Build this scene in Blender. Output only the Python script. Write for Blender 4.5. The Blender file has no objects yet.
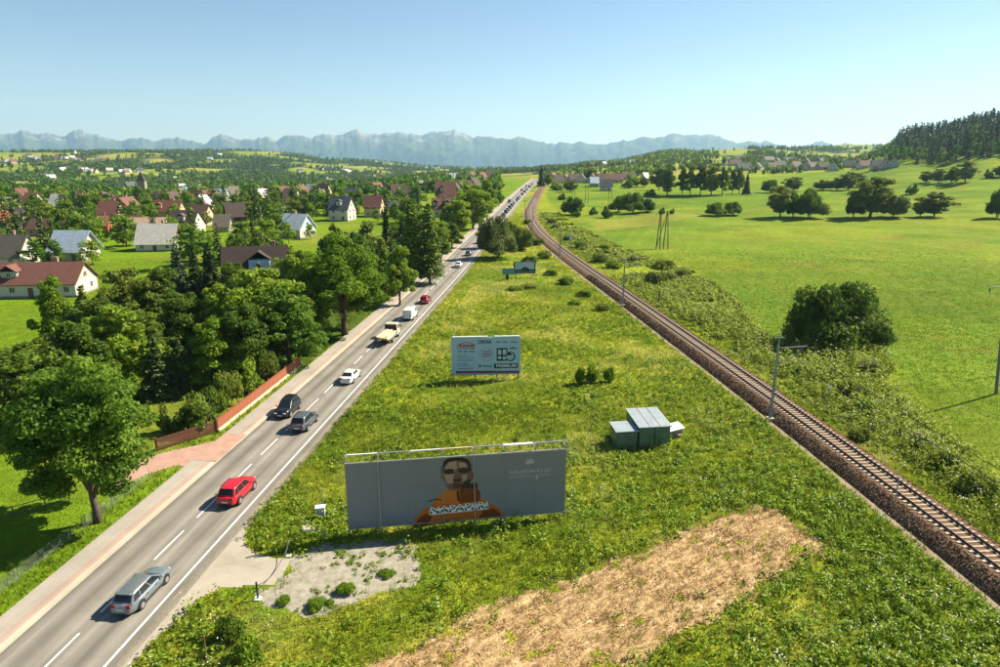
import bpy, bmesh, math, random
import numpy as np
from mathutils import Vector, Matrix

# ------------------------------------------------------------------ camera, sky, sun, exposure
scene = bpy.context.scene
COL = scene.collection
R = math.radians
CAM_H = 30.0
PITCH = R(15.39)
FPX = 666.67
cam_data = bpy.data.cameras.new('camera')
cam_data.sensor_width = 36.0
cam_data.lens = 24.0
cam_data.clip_start = 0.5
cam_data.clip_end = 60000
cam = bpy.data.objects.new('camera', cam_data)
COL.objects.link(cam)
cam.location = (0, 0, CAM_H)
cam.rotation_euler = (R(90) - PITCH, 0, 0)
scene.camera = cam

SUN_AZ = R(65)      # clockwise from +Y
SUN_EL = R(41)
world = bpy.data.worlds.new('World')
scene.world = world
world.use_nodes = True
wn = world.node_tree.nodes
wn.clear()
sky = wn.new('ShaderNodeTexSky')
sky.sky_type = 'NISHITA'
sky.sun_disc = False
sky.sun_elevation = SUN_EL
sky.sun_rotation = SUN_AZ
sky.altitude = 700
sky.air_density = 1.0
sky.dust_density = 0.15
sky.ozone_density = 1.0
bg = wn.new('ShaderNodeBackground')
bg.inputs['Strength'].default_value = 0.051
wo = wn.new('ShaderNodeOutputWorld')
tintn = wn.new('ShaderNodeMix'); tintn.data_type = 'RGBA'; tintn.blend_type = 'MULTIPLY'; tintn.inputs[0].default_value = 1
tintn.inputs[7].default_value = (0.89, 0.97, 1.01, 1)      # clear summer air, a touch cyan
world.node_tree.links.new(sky.outputs[0], tintn.inputs[6]); world.node_tree.links.new(tintn.outputs[2], bg.inputs[0])
world.node_tree.links.new(bg.outputs[0], wo.inputs[0])

sun_data = bpy.data.lights.new('sun', 'SUN')
sun_data.energy = 5.0
sun_data.angle = R(0.5)
sun_data.color = (1.0, 0.90, 0.70)
sun = bpy.data.objects.new('sun', sun_data)
COL.objects.link(sun)
sd = Vector((math.sin(SUN_AZ) * math.cos(SUN_EL), math.cos(SUN_AZ) * math.cos(SUN_EL), math.sin(SUN_EL)))
sun.rotation_euler = sd.to_track_quat('Z', 'Y').to_euler()
sun.location = (60, 30, 80)

vs = scene.view_settings
vs.view_transform = 'Standard'
vs.look = 'None'
vs.exposure = 1.32
vs.gamma = 1.0
vs.use_curve_mapping = False
scene.render.engine = 'CYCLES'
cy = scene.cycles
cy.use_denoising = True
cy.max_bounces = 6
cy.diffuse_bounces = 3
cy.glossy_bounces = 2
cy.transmission_bounces = 3
cy.transparent_max_bounces = 4
cy.volume_bounces = 1
cy.caustics_reflective = False
cy.caustics_refractive = False

rng = np.random.default_rng(7)
random.seed(7)

# ------------------------------------------------------------------ photo pixel -> place helpers
SP, CP = math.sin(PITCH), math.cos(PITCH)

def G(px, py, z=0.0):
    u = px - 500; v = py - 333.5
    t = (CAM_H - z) / (FPX * SP + v * CP)
    return (u * t, (FPX * CP - v * SP) * t)

def top_z(y, py):
    v = py - 333.5
    return CAM_H - y * (FPX * SP + v * CP) / (FPX * CP - v * SP)

def mpp(y, z):
    return (y * CP - (z - CAM_H) * SP) / FPX

# ------------------------------------------------------------------ numpy noise
def _h(i, j, s):
    n = (i * 374761393 + j * 668265263 + s * 974634777) & 0xffffffff
    n = ((n ^ (n >> 13)) * 1274126177) & 0xffffffff
    return ((n ^ (n >> 16)) & 0xffff) / 65535.0

def vnoise(x, y, s=0):
    x = np.asarray(x, float); y = np.asarray(y, float)
    i = np.floor(x).astype(np.int64); j = np.floor(y).astype(np.int64)
    fx = x - i; fy = y - j
    fx = fx * fx * (3 - 2 * fx); fy = fy * fy * (3 - 2 * fy)
    a = _h(i, j, s); b = _h(i + 1, j, s); c = _h(i, j + 1, s); d = _h(i + 1, j + 1, s)
    return (a + (b - a) * fx) * (1 - fy) + (c + (d - c) * fx) * fy

def fbm(x, y, s=0, o=4, g=0.5):
    t = 0; a = 1; n = 0
    for k in range(o):
        t = t + a * vnoise(np.asarray(x) * 2 ** k, np.asarray(y) * 2 ** k, s + k * 17); n += a; a *= g
    return t / n

def sstep(a, b, x):
    t = np.clip((np.asarray(x, float) - a) / (b - a), 0, 1)
    return t * t * (3 - 2 * t)

# ------------------------------------------------------------------ terrain
TU = np.array([-300, 0, 130, 250, 350, 450, 500, 560, 600, 680, 760, 850, 920, 1000, 1300], float)
TY = np.array([0, 250, 400, 550, 700, 900, 1200, 1700, 2300, 3000, 4500, 7000, 12000], float)
TZ = np.array([
 [0, 0, 0, -6, -14, -22, -20, -5, 22, 15, -50, -150, -300],
 [0, 0, 0, -6, -14, -22, -20, -5, 22, 15, -50, -150, -300],
 [0, 0, -2, -8, -16, -25, -25, -10, 20, 24, -50, -150, -300],
 [0, 0, 0, -6, -14, -25, -32, -28, 2, 27, -60, -150, -300],
 [0, 0, 0, -3, -10, -20, -35, -40, -30, -12, -100, -180, -300],
 [0, 0, 0, 0, -3, -8, -18, -35, -45, -46, -120, -200, -300],
 [0, 0, 0, 0, 0, -4, -14, -28, -40, -50, -120, -200, -300],
 [0, 0, 0, 0, 0, -2, -8, -16, -30, -50, -120, -200, -300],
 [0, 0, 0, 0, 2, 3, 1, -4, -20, -40, -120, -200, -300],
 [0, 0, 0, 0, 2, 6, 10, 22, 25, 5, -100, -200, -300],
 [0, 0, 0, 0, 3, 8, 12, 24, 35, 20, -100, -200, -300],
 [0, 0, 0, 2, 8, 12, 6, 6, 30, 52, -60, -200, -300],
 [0, 0, 3, 10, 22, 42, 56, 50, 40, 50, -60, -200, -300],
 [0, 0, 7, 24, 46, 60, 70, 70, 60, 50, -60, -200, -300],
 [0, 3, 20, 45, 70, 85, 90, 90, 80, 60, -60, -200, -300]], float)

def terrain(x, y):
    x = np.asarray(x, float); y = np.asarray(y, float)
    yy = np.clip(y, 1, 11999)
    u = np.clip(500 + 692 * x / np.maximum(yy, 200.0), -300, 1299.9)
    iu = np.clip(np.searchsorted(TU, u, side='right') - 1, 0, len(TU) - 2)
    iy = np.clip(np.searchsorted(TY, yy, side='right') - 1, 0, len(TY) - 2)
    fu = (u - TU[iu]) / (TU[iu + 1] - TU[iu]); fu = fu * fu * (3 - 2 * fu)
    fy = (yy - TY[iy]) / (TY[iy + 1] - TY[iy])
    fy = np.where(iy < 5, fy * 0.5 + 0.5 * fy * fy * (3 - 2 * fy), fy * fy * (3 - 2 * fy))
    z = (TZ[iu, iy] * (1 - fu) + TZ[iu + 1, iy] * fu) * (1 - fy) + (TZ[iu, iy + 1] * (1 - fu) + TZ[iu + 1, iy + 1] * fu) * fy
    amp = sstep(700, 1800, yy) * 9
    if 'RAIL' in globals():      # gentle swells of the right-hand pasture
        z = z + (fbm(x / 38.0, y / 26.0, 91, 3) - 0.5) * 3.2 * sstep(14, 40, x - np.interp(y, RAIL[:, 1], RAIL[:, 0])) * sstep(760, 420, yy) * sstep(20, 60, yy)
    return z + (fbm(x / 260.0, y / 260.0, 5, 3) - 0.5) * amp

_TSAMP = np.exp(np.linspace(math.log(20), math.log(6000), 3000))
def GT(px, py):
    u = px - 500; v = py - 333.5
    k = FPX * CP - v * SP
    xs = u / k * _TSAMP; zs = CAM_H - _TSAMP * (FPX * SP + v * CP) / k
    d = zs - terrain(xs, _TSAMP)
    i = np.argmax(d < 0)
    if d[i] >= 0: i = len(d) - 1
    if i == 0: i = 1
    t = d[i - 1] / (d[i - 1] - d[i] + 1e-9)
    Y = _TSAMP[i - 1] + (_TSAMP[i] - _TSAMP[i - 1]) * t
    return (u / k * Y, Y)

def tz(x, y): return float(terrain(x, y))

# ------------------------------------------------------------------ colours and materials
def lin(c):
    return c / 12.92 if c <= 0.04045 else ((c + 0.055) / 1.055) ** 2.4

def hx(s, a=1.0):
    s = s.lstrip('#')
    return tuple(lin(int(s[i:i + 2], 16) / 255) for i in (0, 2, 4)) + (a,)

MATS = {}
def new_mat(name):
    m = bpy.data.materials.new(name); m.use_nodes = True
    return m, m.node_tree.nodes, m.node_tree.links, m.node_tree.nodes['Principled BSDF']

def plain(name, col, rough=0.6, metal=0.0, noise=0.12, nscale=6.0, bump=0.0, spec=0.4, coat=0.0):
    """plain colour broken up by object-space noise"""
    if name in MATS: return MATS[name]
    m, n, l, b = new_mat(name)
    if isinstance(col, str): col = hx(col)
    b.inputs['Roughness'].default_value = rough
    b.inputs['Metallic'].default_value = metal
    b.inputs['Specular IOR Level'].default_value = spec
    b.inputs['Coat Weight'].default_value = coat
    tc = n.new('ShaderNodeTexCoord')
    nz = n.new('ShaderNodeTexNoise'); nz.inputs['Scale'].default_value = nscale; nz.inputs['Detail'].default_value = 5
    l.new(tc.outputs['Object'], nz.inputs['Vector'])
    mp = n.new('ShaderNodeMapRange'); mp.inputs[1].default_value = 0.3; mp.inputs[2].default_value = 0.7
    mp.inputs[3].default_value = 1 - noise; mp.inputs[4].default_value = 1 + noise
    l.new(nz.outputs['Fac'], mp.inputs[0])
    mul = n.new('ShaderNodeMix'); mul.data_type = 'RGBA'; mul.blend_type = 'MULTIPLY'; mul.inputs[0].default_value = 1
    mul.inputs[6].default_value = col[:3] + (1,)
    l.new(mp.outputs[0], mul.inputs[7]); l.new(mul.outputs[2], b.inputs['Base Color'])
    if bump:
        bp = n.new('ShaderNodeBump'); bp.inputs['Strength'].default_value = bump; bp.inputs['Distance'].default_value = 0.05
        l.new(nz.outputs['Fac'], bp.inputs['Height']); l.new(bp.outputs[0], b.inputs['Normal'])
    MATS[name] = m
    return m

def leaf_mat(name, dark, mid, light, transl=0.35, rough=0.55):
    """foliage: colour from the leaf's own tint and the plant's random number"""
    if name in MATS: return MATS[name]
    m, n, l, b = new_mat(name)
    at = n.new('ShaderNodeAttribute'); at.attribute_name = 'tint'
    oi = n.new('ShaderNodeObjectInfo')
    ad = n.new('ShaderNodeMath'); ad.operation = 'MULTIPLY_ADD'; ad.inputs[1].default_value = 0.30; 
    l.new(oi.outputs['Random'], ad.inputs[0]); l.new(at.outputs['Fac'], ad.inputs[2])
    rp = n.new('ShaderNodeValToRGB')
    e = rp.color_ramp.elements
    e[0].position = 0.1; e[0].color = hx(dark) if isinstance(dark, str) else dark
    e[1].position = 1.0; e[1].color = hx(light) if isinstance(light, str) else light
    k = e.new(0.55); k.color = hx(mid) if isinstance(mid, str) else mid
    l.new(ad.outputs[0], rp.inputs[0])
    b.inputs['Roughness'].default_value = rough
    b.inputs['Specular IOR Level'].default_value = 0.12
    l.new(rp.outputs[0], b.inputs['Base Color'])
    tr = n.new('ShaderNodeBsdfTranslucent'); l.new(rp.outputs[0], tr.inputs['Color'])
    mx = n.new('ShaderNodeMixShader'); mx.inputs[0].default_value = transl
    l.new(b.outputs[0], mx.inputs[1]); l.new(tr.outputs[0], mx.inputs[2])
    l.new(mx.outputs[0], n['Material Output'].inputs['Surface'])
    MATS[name] = m
    return m

# ------------------------------------------------------------------ object helpers
def tag(o, label=None, cat=None, group=None, kind=None):
    if label: o['label'] = label
    if cat: o['category'] = cat
    if group: o['group'] = group
    if kind: o['kind'] = kind
    return o

def empty(name, loc=(0, 0, 0), rz=0.0, scale=None):
    o = bpy.data.objects.new(name, None); COL.objects.link(o)
    o.location = loc; o.rotation_euler = (0, 0, rz); o.empty_display_size = 0.3
    if scale: o.scale = scale
    return o

def link(name, me, parent=None, loc=(0, 0, 0), rot=(0, 0, 0), mat=None):
    o = bpy.data.objects.new(name, me); COL.objects.link(o)
    o.location = loc; o.rotation_euler = rot
    if parent: o.parent = parent
    if mat: 
        if len(me.materials) == 0: me.materials.append(mat)
        elif me.materials[0] != mat:
            o.material_slots[0].link = 'OBJECT'; o.material_slots[0].material = mat
    return o

def np_mesh(name, v, f, mat=None, tint=None, smooth=False, attrs=None):
    """mesh from arrays; f is (n,3) or (n,4)"""
    me = bpy.data.meshes.new(name)
    v = np.ascontiguousarray(v, np.float32); f = np.ascontiguousarray(f, np.int32)
    k = f.shape[1]; n = len(f)
    me.vertices.add(len(v)); me.vertices.foreach_set('co', v.ravel())
    me.loops.add(n * k); me.loops.foreach_set('vertex_index', f.ravel())
    me.polygons.add(n); me.polygons.foreach_set('loop_start', np.arange(n, dtype=np.int32) * k)
    if smooth: me.polygons.foreach_set('use_smooth', np.ones(n, bool))
    if tint is not None:
        a = me.attributes.new('tint', 'FLOAT', 'POINT'); a.data.foreach_set('value', np.ascontiguousarray(tint, np.float32))
    for nm, val in (attrs or {}).items():
        val = np.ascontiguousarray(val, np.float32)
        if val.ndim == 1:
            a = me.attributes.new(nm, 'FLOAT', 'POINT'); a.data.foreach_set('value', val)
        else:
            a = me.attributes.new(nm, 'FLOAT_COLOR', 'POINT'); a.data.foreach_set('color', val.ravel())
    me.update(calc_edges=True)
    me.validate()
    if mat: me.materials.append(mat)
    return me

class MB:
    """collects shapes into one mesh"""
    def __init__(s): s.v = []; s.f = []
    def add(s, vs_, fs_):
        o = len(s.v); s.v += [tuple(p) for p in vs_]; s.f += [tuple(i + o for i in f) for f in fs_]
        return s
    def box(s, c, d, rz=0.0, taper=1.0, bev=0.0):
        x, y, z = d[0] / 2, d[1] / 2, d[2] / 2
        cr, sr = math.cos(rz), math.sin(rz)
        P = []
        for k, (sx, sy, sz) in enumerate([(-1, -1, -1), (1, -1, -1), (1, 1, -1), (-1, 1, -1), (-1, -1, 1), (1, -1, 1), (1, 1, 1), (-1, 1, 1)]):
            q = taper if sz > 0 else 1
            a, b_ = sx * x * q, sy * y * q
            P.append((c[0] + a * cr - b_ * sr, c[1] + a * sr + b_ * cr, c[2] + sz * z))
        return s.add(P, [(0, 3, 2, 1), (4, 5, 6, 7), (0, 1, 5, 4), (1, 2, 6, 5), (2, 3, 7, 6), (3, 0, 4, 7)])
    def bar(s, a, b, w, h=None):
        a = Vector(a); b = Vector(b); h = h or w
        d = (b - a).normalized()
        up = Vector((0, 0, 1)) if abs(d.z) < 0.95 else Vector((1, 0, 0))
        r_ = d.cross(up).normalized() * w / 2; u_ = r_.cross(d).normalized() * h / 2
        P = [p + i * r_ + j * u_ for p in (a, b) for i, j in ((-1, -1), (1, -1), (1, 1), (-1, 1))]
        return s.add(P, [(0, 1, 2, 3), (7, 6, 5, 4), (0, 4, 5, 1), (1, 5, 6, 2), (2, 6, 7, 3), (3, 7, 4, 0)])
    def tube(s, pts, rad, n=8, cap=True):
        pts = [Vector(p) for p in pts]
        if not hasattr(rad, '__len__'): rad = [rad] * len(pts)
        P = []; F = []
        for i, p in enumerate(pts):
            d = (pts[min(i + 1, len(pts) - 1)] - pts[max(i - 1, 0)]).normalized()
            up = Vector((0, 0, 1)) if abs(d.z) < 0.9 else Vector((1, 0, 0))
            a = d.cross(up).normalized(); b = d.cross(a).normalized()
            for k in range(n):
                t = 2 * math.pi * k / n
                P.append(p + (a * math.cos(t) + b * math.sin(t)) * rad[i])
        for i in range(len(pts) - 1):
            for k in range(n):
                F.append((i * n + k, i * n + (k + 1) % n, (i + 1) * n + (k + 1) % n, (i + 1) * n + k))
        if cap:
            F.append(tuple(range(n))); F.append(tuple(reversed(range((len(pts) - 1) * n, len(pts) * n))))
        return s.add(P, F)
    def poly(s, pts):
        return s.add(pts, [tuple(range(len(pts)))])
    def mesh(s, name, mat=None, smooth=False, bevel=0.0):
        me = bpy.data.meshes.new(name); me.from_pydata(s.v, [], s.f)
        bm = bmesh.new(); bm.from_mesh(me)
        bmesh.ops.recalc_face_normals(bm, faces=bm.faces)
        if bevel:
            bmesh.ops.bevel(bm, geom=list(bm.edges), offset=bevel, segments=1, affect='EDGES', clamp_overlap=True)
        bm.to_mesh(me); bm.free()
        if smooth:
            me.polygons.foreach_set('use_smooth', np.ones(len(me.polygons), bool))
        me.update()
        if mat: me.materials.append(mat)
        return me
    def build(s, name, mat, parent=None, smooth=False, bevel=0.0, loc=(0, 0, 0), rot=(0, 0, 0)):
        return link(name, s.mesh(name, mat, smooth, bevel), parent, loc, rot)

def copy_tree(o, parent=None):
    c = o.copy(); COL.objects.link(c); c.parent = parent
    for ch in list(o.children): copy_tree(ch, c)
    return c

def in_poly(x, y, poly):
    x = np.asarray(x, float); y = np.asarray(y, float)
    ins = np.zeros(np.broadcast(x, y).shape, bool)
    n = len(poly)
    for i in range(n):
        x1, y1 = poly[i]; x2, y2 = poly[(i + 1) % n]
        c = ((y1 > y) != (y2 > y)) & (x < (x2 - x1) * (y - y1) / ((y2 - y1) + 1e-12) + x1)
        ins ^= c
    return ins

def gpoly(pts): return [G(*p) for p in pts]

# ------------------------------------------------------------------ road and railway lines
def smooth_line(pts, y0, y1, step=2.0, sig=6):
    pts = sorted(pts, key=lambda p: p[1]); px_ = np.array([p[0] for p in pts]); py_ = np.array([p[1] for p in pts])
    ys = np.arange(y0, y1, step)
    xs = np.interp(ys, py_, px_)
    lo = ys < py_[0]; s0 = (px_[1] - px_[0]) / (py_[1] - py_[0]); xs[lo] = px_[0] + (ys[lo] - py_[0]) * s0
    hi = ys > py_[-1]; s1 = (px_[-1] - px_[-2]) / (py_[-1] - py_[-2]); xs[hi] = px_[-1] + (ys[hi] - py_[-1]) * s1
    k = np.exp(-0.5 * (np.arange(-3 * sig, 3 * sig + 1) / sig) ** 2); k /= k.sum()
    e = 3 * sig
    pad = np.concatenate([xs[0] + (np.arange(-e, 0)) * (xs[1] - xs[0]), xs, xs[-1] + np.arange(1, e + 1) * (xs[-1] - xs[-2])])
    return np.stack([np.convolve(pad, k, 'valid'), ys], 1)

_edge = [(-24.6, 33.5 - 8), (-21.7, 54.3), (-20.5, 65.4), (-9.4, 171.0), (-5.6, 215.8), (1.4, 294.7), (10.4, 397.6), (23.9, 543.3), (36.0, 664.0)]
EDGE = smooth_line(_edge, -120, 760)
def line_frame(L):
    d = np.gradient(L, axis=0); d /= np.linalg.norm(d, axis=1)[:, None]
    nrm = np.stack([d[:, 1], -d[:, 0]], 1)      # to the right
    return d, nrm
_, _n = line_frame(EDGE)
ROAD = EDGE - _n * 3.5
RAIL = smooth_line([G(*p, 1.0) for p in [(951, 523), (869, 463), (784, 402.5), (664.5, 320), (604, 278), (585, 266), (564, 251), (552, 242), (540, 231.5), (532.5, 221), (530, 210.5), (534.7, 200), (540, 189.5), (545, 184)]], -120, 640, 2.0, 9)

def off_line(L, o):
    d, n = line_frame(L)
    return L + n * o
def at_line(L, y, o=0.0):
    x = float(np.interp(y, L[:, 1], L[:, 0])); x2 = float(np.interp(y + 1, L[:, 1], L[:, 0]))
    d = Vector((x2 - x, 1, 0)).normalized()
    return Vector((x + d.y * o, y - d.x * o, 0)), math.atan2(d.y, d.x)
def dist_line(L, x, y):
    """signed distance to the right of a line that runs along +Y"""
    x = np.asarray(x, float); y = np.asarray(y, float)
    lx = np.interp(y, L[:, 1], L[:, 0]); l2 = np.interp(y + 2, L[:, 1], L[:, 0])
    return (x - lx) * 2 / np.sqrt(4 + (l2 - lx) ** 2)
# ------------------------------------------------------------------ ground zones
TAN_PX = [(330, 690), (365, 667), (450, 630), (500, 605), (560, 585), (640, 553), (700, 525), (748, 504), (772, 508), (800, 525), (834, 547), (800, 566), (760, 590), (700, 625), (640, 662), (600, 700)]
TAN = gpoly(TAN_PX)
LOT_PX = [(296, 557), (330, 543), (405, 540), (416, 556), (421, 575), (415, 590), (372, 600), (330, 611), (300, 618), (262, 612), (246, 603), (250, 592), (275, 588)]
LOT = gpoly(LOT_PX)
APRON_PX = [(262, 491), (256, 508), (247, 528), (247, 543), (256, 552), (275, 557), (298, 557), (275, 588), (245, 587), (222, 590), (205, 598), (186, 614), (160, 637), (138, 660), (125, 676), (109, 676)]
APRON = gpoly(APRON_PX)
DRIVE_PX = [(214, 441), (240, 438), (200, 471), (176, 466), (150, 474), (112, 490), (104, 483), (128, 466), (157, 454)]
DRIVE = gpoly(DRIVE_PX)
FIELD_PX = [(546, 195), (553, 207), (572, 224), (640, 256), (700, 275), (735, 300), (770, 345), (800, 345), (870, 318), (893, 372), (905, 405), (955, 440), (1010, 478), (1400, 800), (3000, 500), (3000, 190), (1000, 175), (552, 185)]
FIELD = gpoly(FIELD_PX)
DRY = gpoly([(590, 222), (640, 216), (690, 214), (715, 217), (670, 221), (625, 230), (598, 232)])
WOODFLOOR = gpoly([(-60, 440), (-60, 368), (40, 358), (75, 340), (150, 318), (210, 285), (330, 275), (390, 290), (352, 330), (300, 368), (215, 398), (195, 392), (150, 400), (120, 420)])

def forest_mask(x, y):
    """where woods stand on the far hills"""
    n = fbm(np.asarray(x) / 105.0 + 3.1, np.asarray(y) / 230.0 + 1.7, 31, 4, 0.55)
    u = 500 + 692 * np.asarray(x) / np.maximum(y, 200.0)
    thr = 0.52 + 0.08 * sstep(520, 640, u) - 0.06 * sstep(140, 260, u) * (1 - sstep(400, 480, u)) + 0.03 * (1 - sstep(0, 140, u))
    return sstep(thr - 0.015, thr + 0.015, n) * sstep(820, 1000, y)

def zone_color(x, y):
    dr = dist_line(ROAD, x, y); dl = dist_line(RAIL, x, y)
    c = np.zeros(x.shape + (4,)); c[..., 3] = 1
    def put(col, m):
        m = np.asarray(m, float)[..., None]
        c[..., :3] = c[..., :3] * (1 - m) + np.array(col)[None] * m
    n1 = fbm(x / 9.0, y / 9.0, 3, 4); n2 = fbm(x / 40.0, y / 40.0, 9, 4); n3 = fbm(x / 3.0, y / 3.0, 21, 3)
    put((0.122, 0.201, 0.0104), np.ones(x.shape))                             # lawns and village green
    put((0.165, 0.194, 0.0240), sstep(0.5, 0.68, n2) * (dr < 0))
    near = (dr > -12) & (dl < 20) & (y < 760)
    put((0.212, 0.247, 0.0168), (dr > 3) & (dl < 3) & near)                   # rough meadow
    put((0.306, 0.299, 0.0368), sstep(0.45, 0.62, n1) * ((dr > 3) & (dl < 3) & near))
    put((0.112, 0.178, 0.0128), sstep(0.5, 0.62, 1 - n2 * 0.5 - n3 * 0.5) * ((dr > 3) & (dl < 3) & near))
    put((0.197, 0.245, 0.0160), (dl > 2) & (y < 760))                         # weeds by the line
    f = in_poly(x, y, FIELD)
    put((0.121, 0.190, 0.0150), f)
    put((0.163, 0.212, 0.0170), f * sstep(0.42, 0.66, n2))
    put((0.209, 0.194, 0.0330), f * sstep(0.60, 0.72, n1) * 0.6)
    put((0.088, 0.159, 0.0150), f * sstep(0.50, 0.66, fbm(x / 70.0 + 9, y / 16.0, 41, 3)) * 0.7)
    lane_ = (x * .95 - y * .31) / 5.5
    put((0.198, 0.223, 0.0290), f * sstep(.72, .95, np.abs(np.sin(lane_ * math.pi))) * .30 * (y < 330))
    put((0.20, 0.205, 0.035), in_poly(x, y, DRY) * .8)
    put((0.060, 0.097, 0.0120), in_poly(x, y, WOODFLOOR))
    far = y > 760
    put((0.165, 0.215, 0.025), far)
    put((0.25, 0.235, 0.05), far * sstep(0.45, 0.62, fbm(x / 170.0, y / 90.0, 51, 3)))
    put((0.022, 0.040, 0.014), far * forest_mask(x, y))
    put((0.02, 0.035, 0.014), sstep(3600, 4200, y))
    return c

m, n, l, b = new_mat('ground_turf')
at = n.new('ShaderNodeAttribute'); at.attribute_name = 'zone'
tc = n.new('ShaderNodeTexCoord')
n1 = n.new('ShaderNodeTexNoise'); n1.inputs['Scale'].default_value = 0.55; n1.inputs['Detail'].default_value = 8; n1.inputs['Roughness'].default_value = 0.7
n2 = n.new('ShaderNodeTexNoise'); n2.inputs['Scale'].default_value = 0.05; n2.inputs['Detail'].default_value = 6
n3 = n.new('ShaderNodeTexNoise'); n3.inputs['Scale'].default_value = 5.0; n3.inputs['Detail'].default_value = 4
for q in (n1, n2, n3): l.new(tc.outputs['Object'], q.inputs['Vector'])
def _mr(inp, a, b_, c, d):
    q = n.new('ShaderNodeMapRange'); q.inputs[1].default_value = a; q.inputs[2].default_value = b_; q.inputs[3].default_value = c; q.inputs[4].default_value = d
    l.new(inp, q.inputs[0]); return q.outputs[0]
def _mul(a, b_):
    q = n.new('ShaderNodeMath'); q.operation = 'MULTIPLY'; l.new(a, q.inputs[0]); l.new(b_, q.inputs[1]); return q.outputs[0]
k = _mul(_mul(_mr(n1.outputs['Fac'], 0.3, 0.7, 0.72, 1.28), _mr(n2.outputs['Fac'], 0.35, 0.65, 0.86, 1.14)), _mr(n3.outputs['Fac'], 0.3, 0.7, 0.75, 1.25))
mx = n.new('ShaderNodeMix'); mx.data_type = 'RGBA'; mx.blend_type = 'MULTIPLY'; mx.inputs[0].default_value = 1
l.new(at.outputs['Color'], mx.inputs[6]); l.new(k, mx.inputs[7]); l.new(mx.outputs[2], b.inputs['Base Color'])
b.inputs['Roughness'].default_value = 0.9; b.inputs['Specular IOR Level'].default_value = 0.03
bp = n.new('ShaderNodeBump'); bp.inputs['Strength'].default_value = 0.9; bp.inputs['Distance'].default_value = 0.25
ad = n.new('ShaderNodeMath'); ad.operation = 'ADD'; l.new(n1.outputs['Fac'], ad.inputs[0]); l.new(n3.outputs['Fac'], ad.inputs[1])
l.new(ad.outputs[0], bp.inputs['Height']); l.new(bp.outputs[0], b.inputs['Normal'])
TURF = m

NX, NY = 430, 470
bx_ = math.asinh(11000 / 40)
xs = 40 * np.sinh(bx_ * np.linspace(-1, 1, NX))
t0 = -math.asinh(460 / 45); t1 = math.asinh(11900 / 45)
ys = 60 + 45 * np.sinh(np.linspace(t0, t1, NY))
XX, YY = np.meshgrid(xs, ys)
ZZ = terrain(XX, YY)
idx = np.arange(NX * NY).reshape(NY, NX)
quads = np.stack([idx[:-1, :-1], idx[:-1, 1:], idx[1:, 1:], idx[1:, :-1]], -1).reshape(-1, 4)
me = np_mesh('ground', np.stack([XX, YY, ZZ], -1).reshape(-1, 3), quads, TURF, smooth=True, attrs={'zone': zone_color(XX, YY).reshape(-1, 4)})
tag(link('ground', me), kind='structure')

# ------------------------------------------------------------------ ribbons (road, pavement, ballast)
def ribbon(name, L, offs, zs, mat, y0=-1e9, y1=1e9, parent=None, kind='structure', jitter=0.0):
    d, nr = line_frame(L)
    k = (L[:, 1] >= y0) & (L[:, 1] <= y1)
    P = L[k]; N = nr[k]; m_ = len(P); w = len(offs)
    O = np.tile(np.array(offs, float)[None], (m_, 1))
    if jitter:
        for col in (0, w - 1):
            O[:, col] += (fbm(P[:, 1] / 1.7 + col * 91, P[:, 0] * 0 + 3.3, 77, 3) - 0.5) * 2 * jitter
    v = np.zeros((m_, w, 3)); v[..., :2] = P[:, None] + N[:, None] * O[..., None]
    v[..., 2] = np.array(zs)[None] + terrain(v[..., 0], v[..., 1])
    ii = np.arange(m_ * w).reshape(m_, w)
    f = np.stack([ii[:-1, :-1], ii[:-1, 1:], ii[1:, 1:], ii[1:, :-1]], -1).reshape(-1, 4)
    me_ = np_mesh(name, v.reshape(-1, 3), f, mat, attrs={'across': O.ravel(), 'along': np.repeat(P[:, 1], w)})
    o = link(name, me_, parent)
    if kind: tag(o, kind=kind)
    return o

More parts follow.
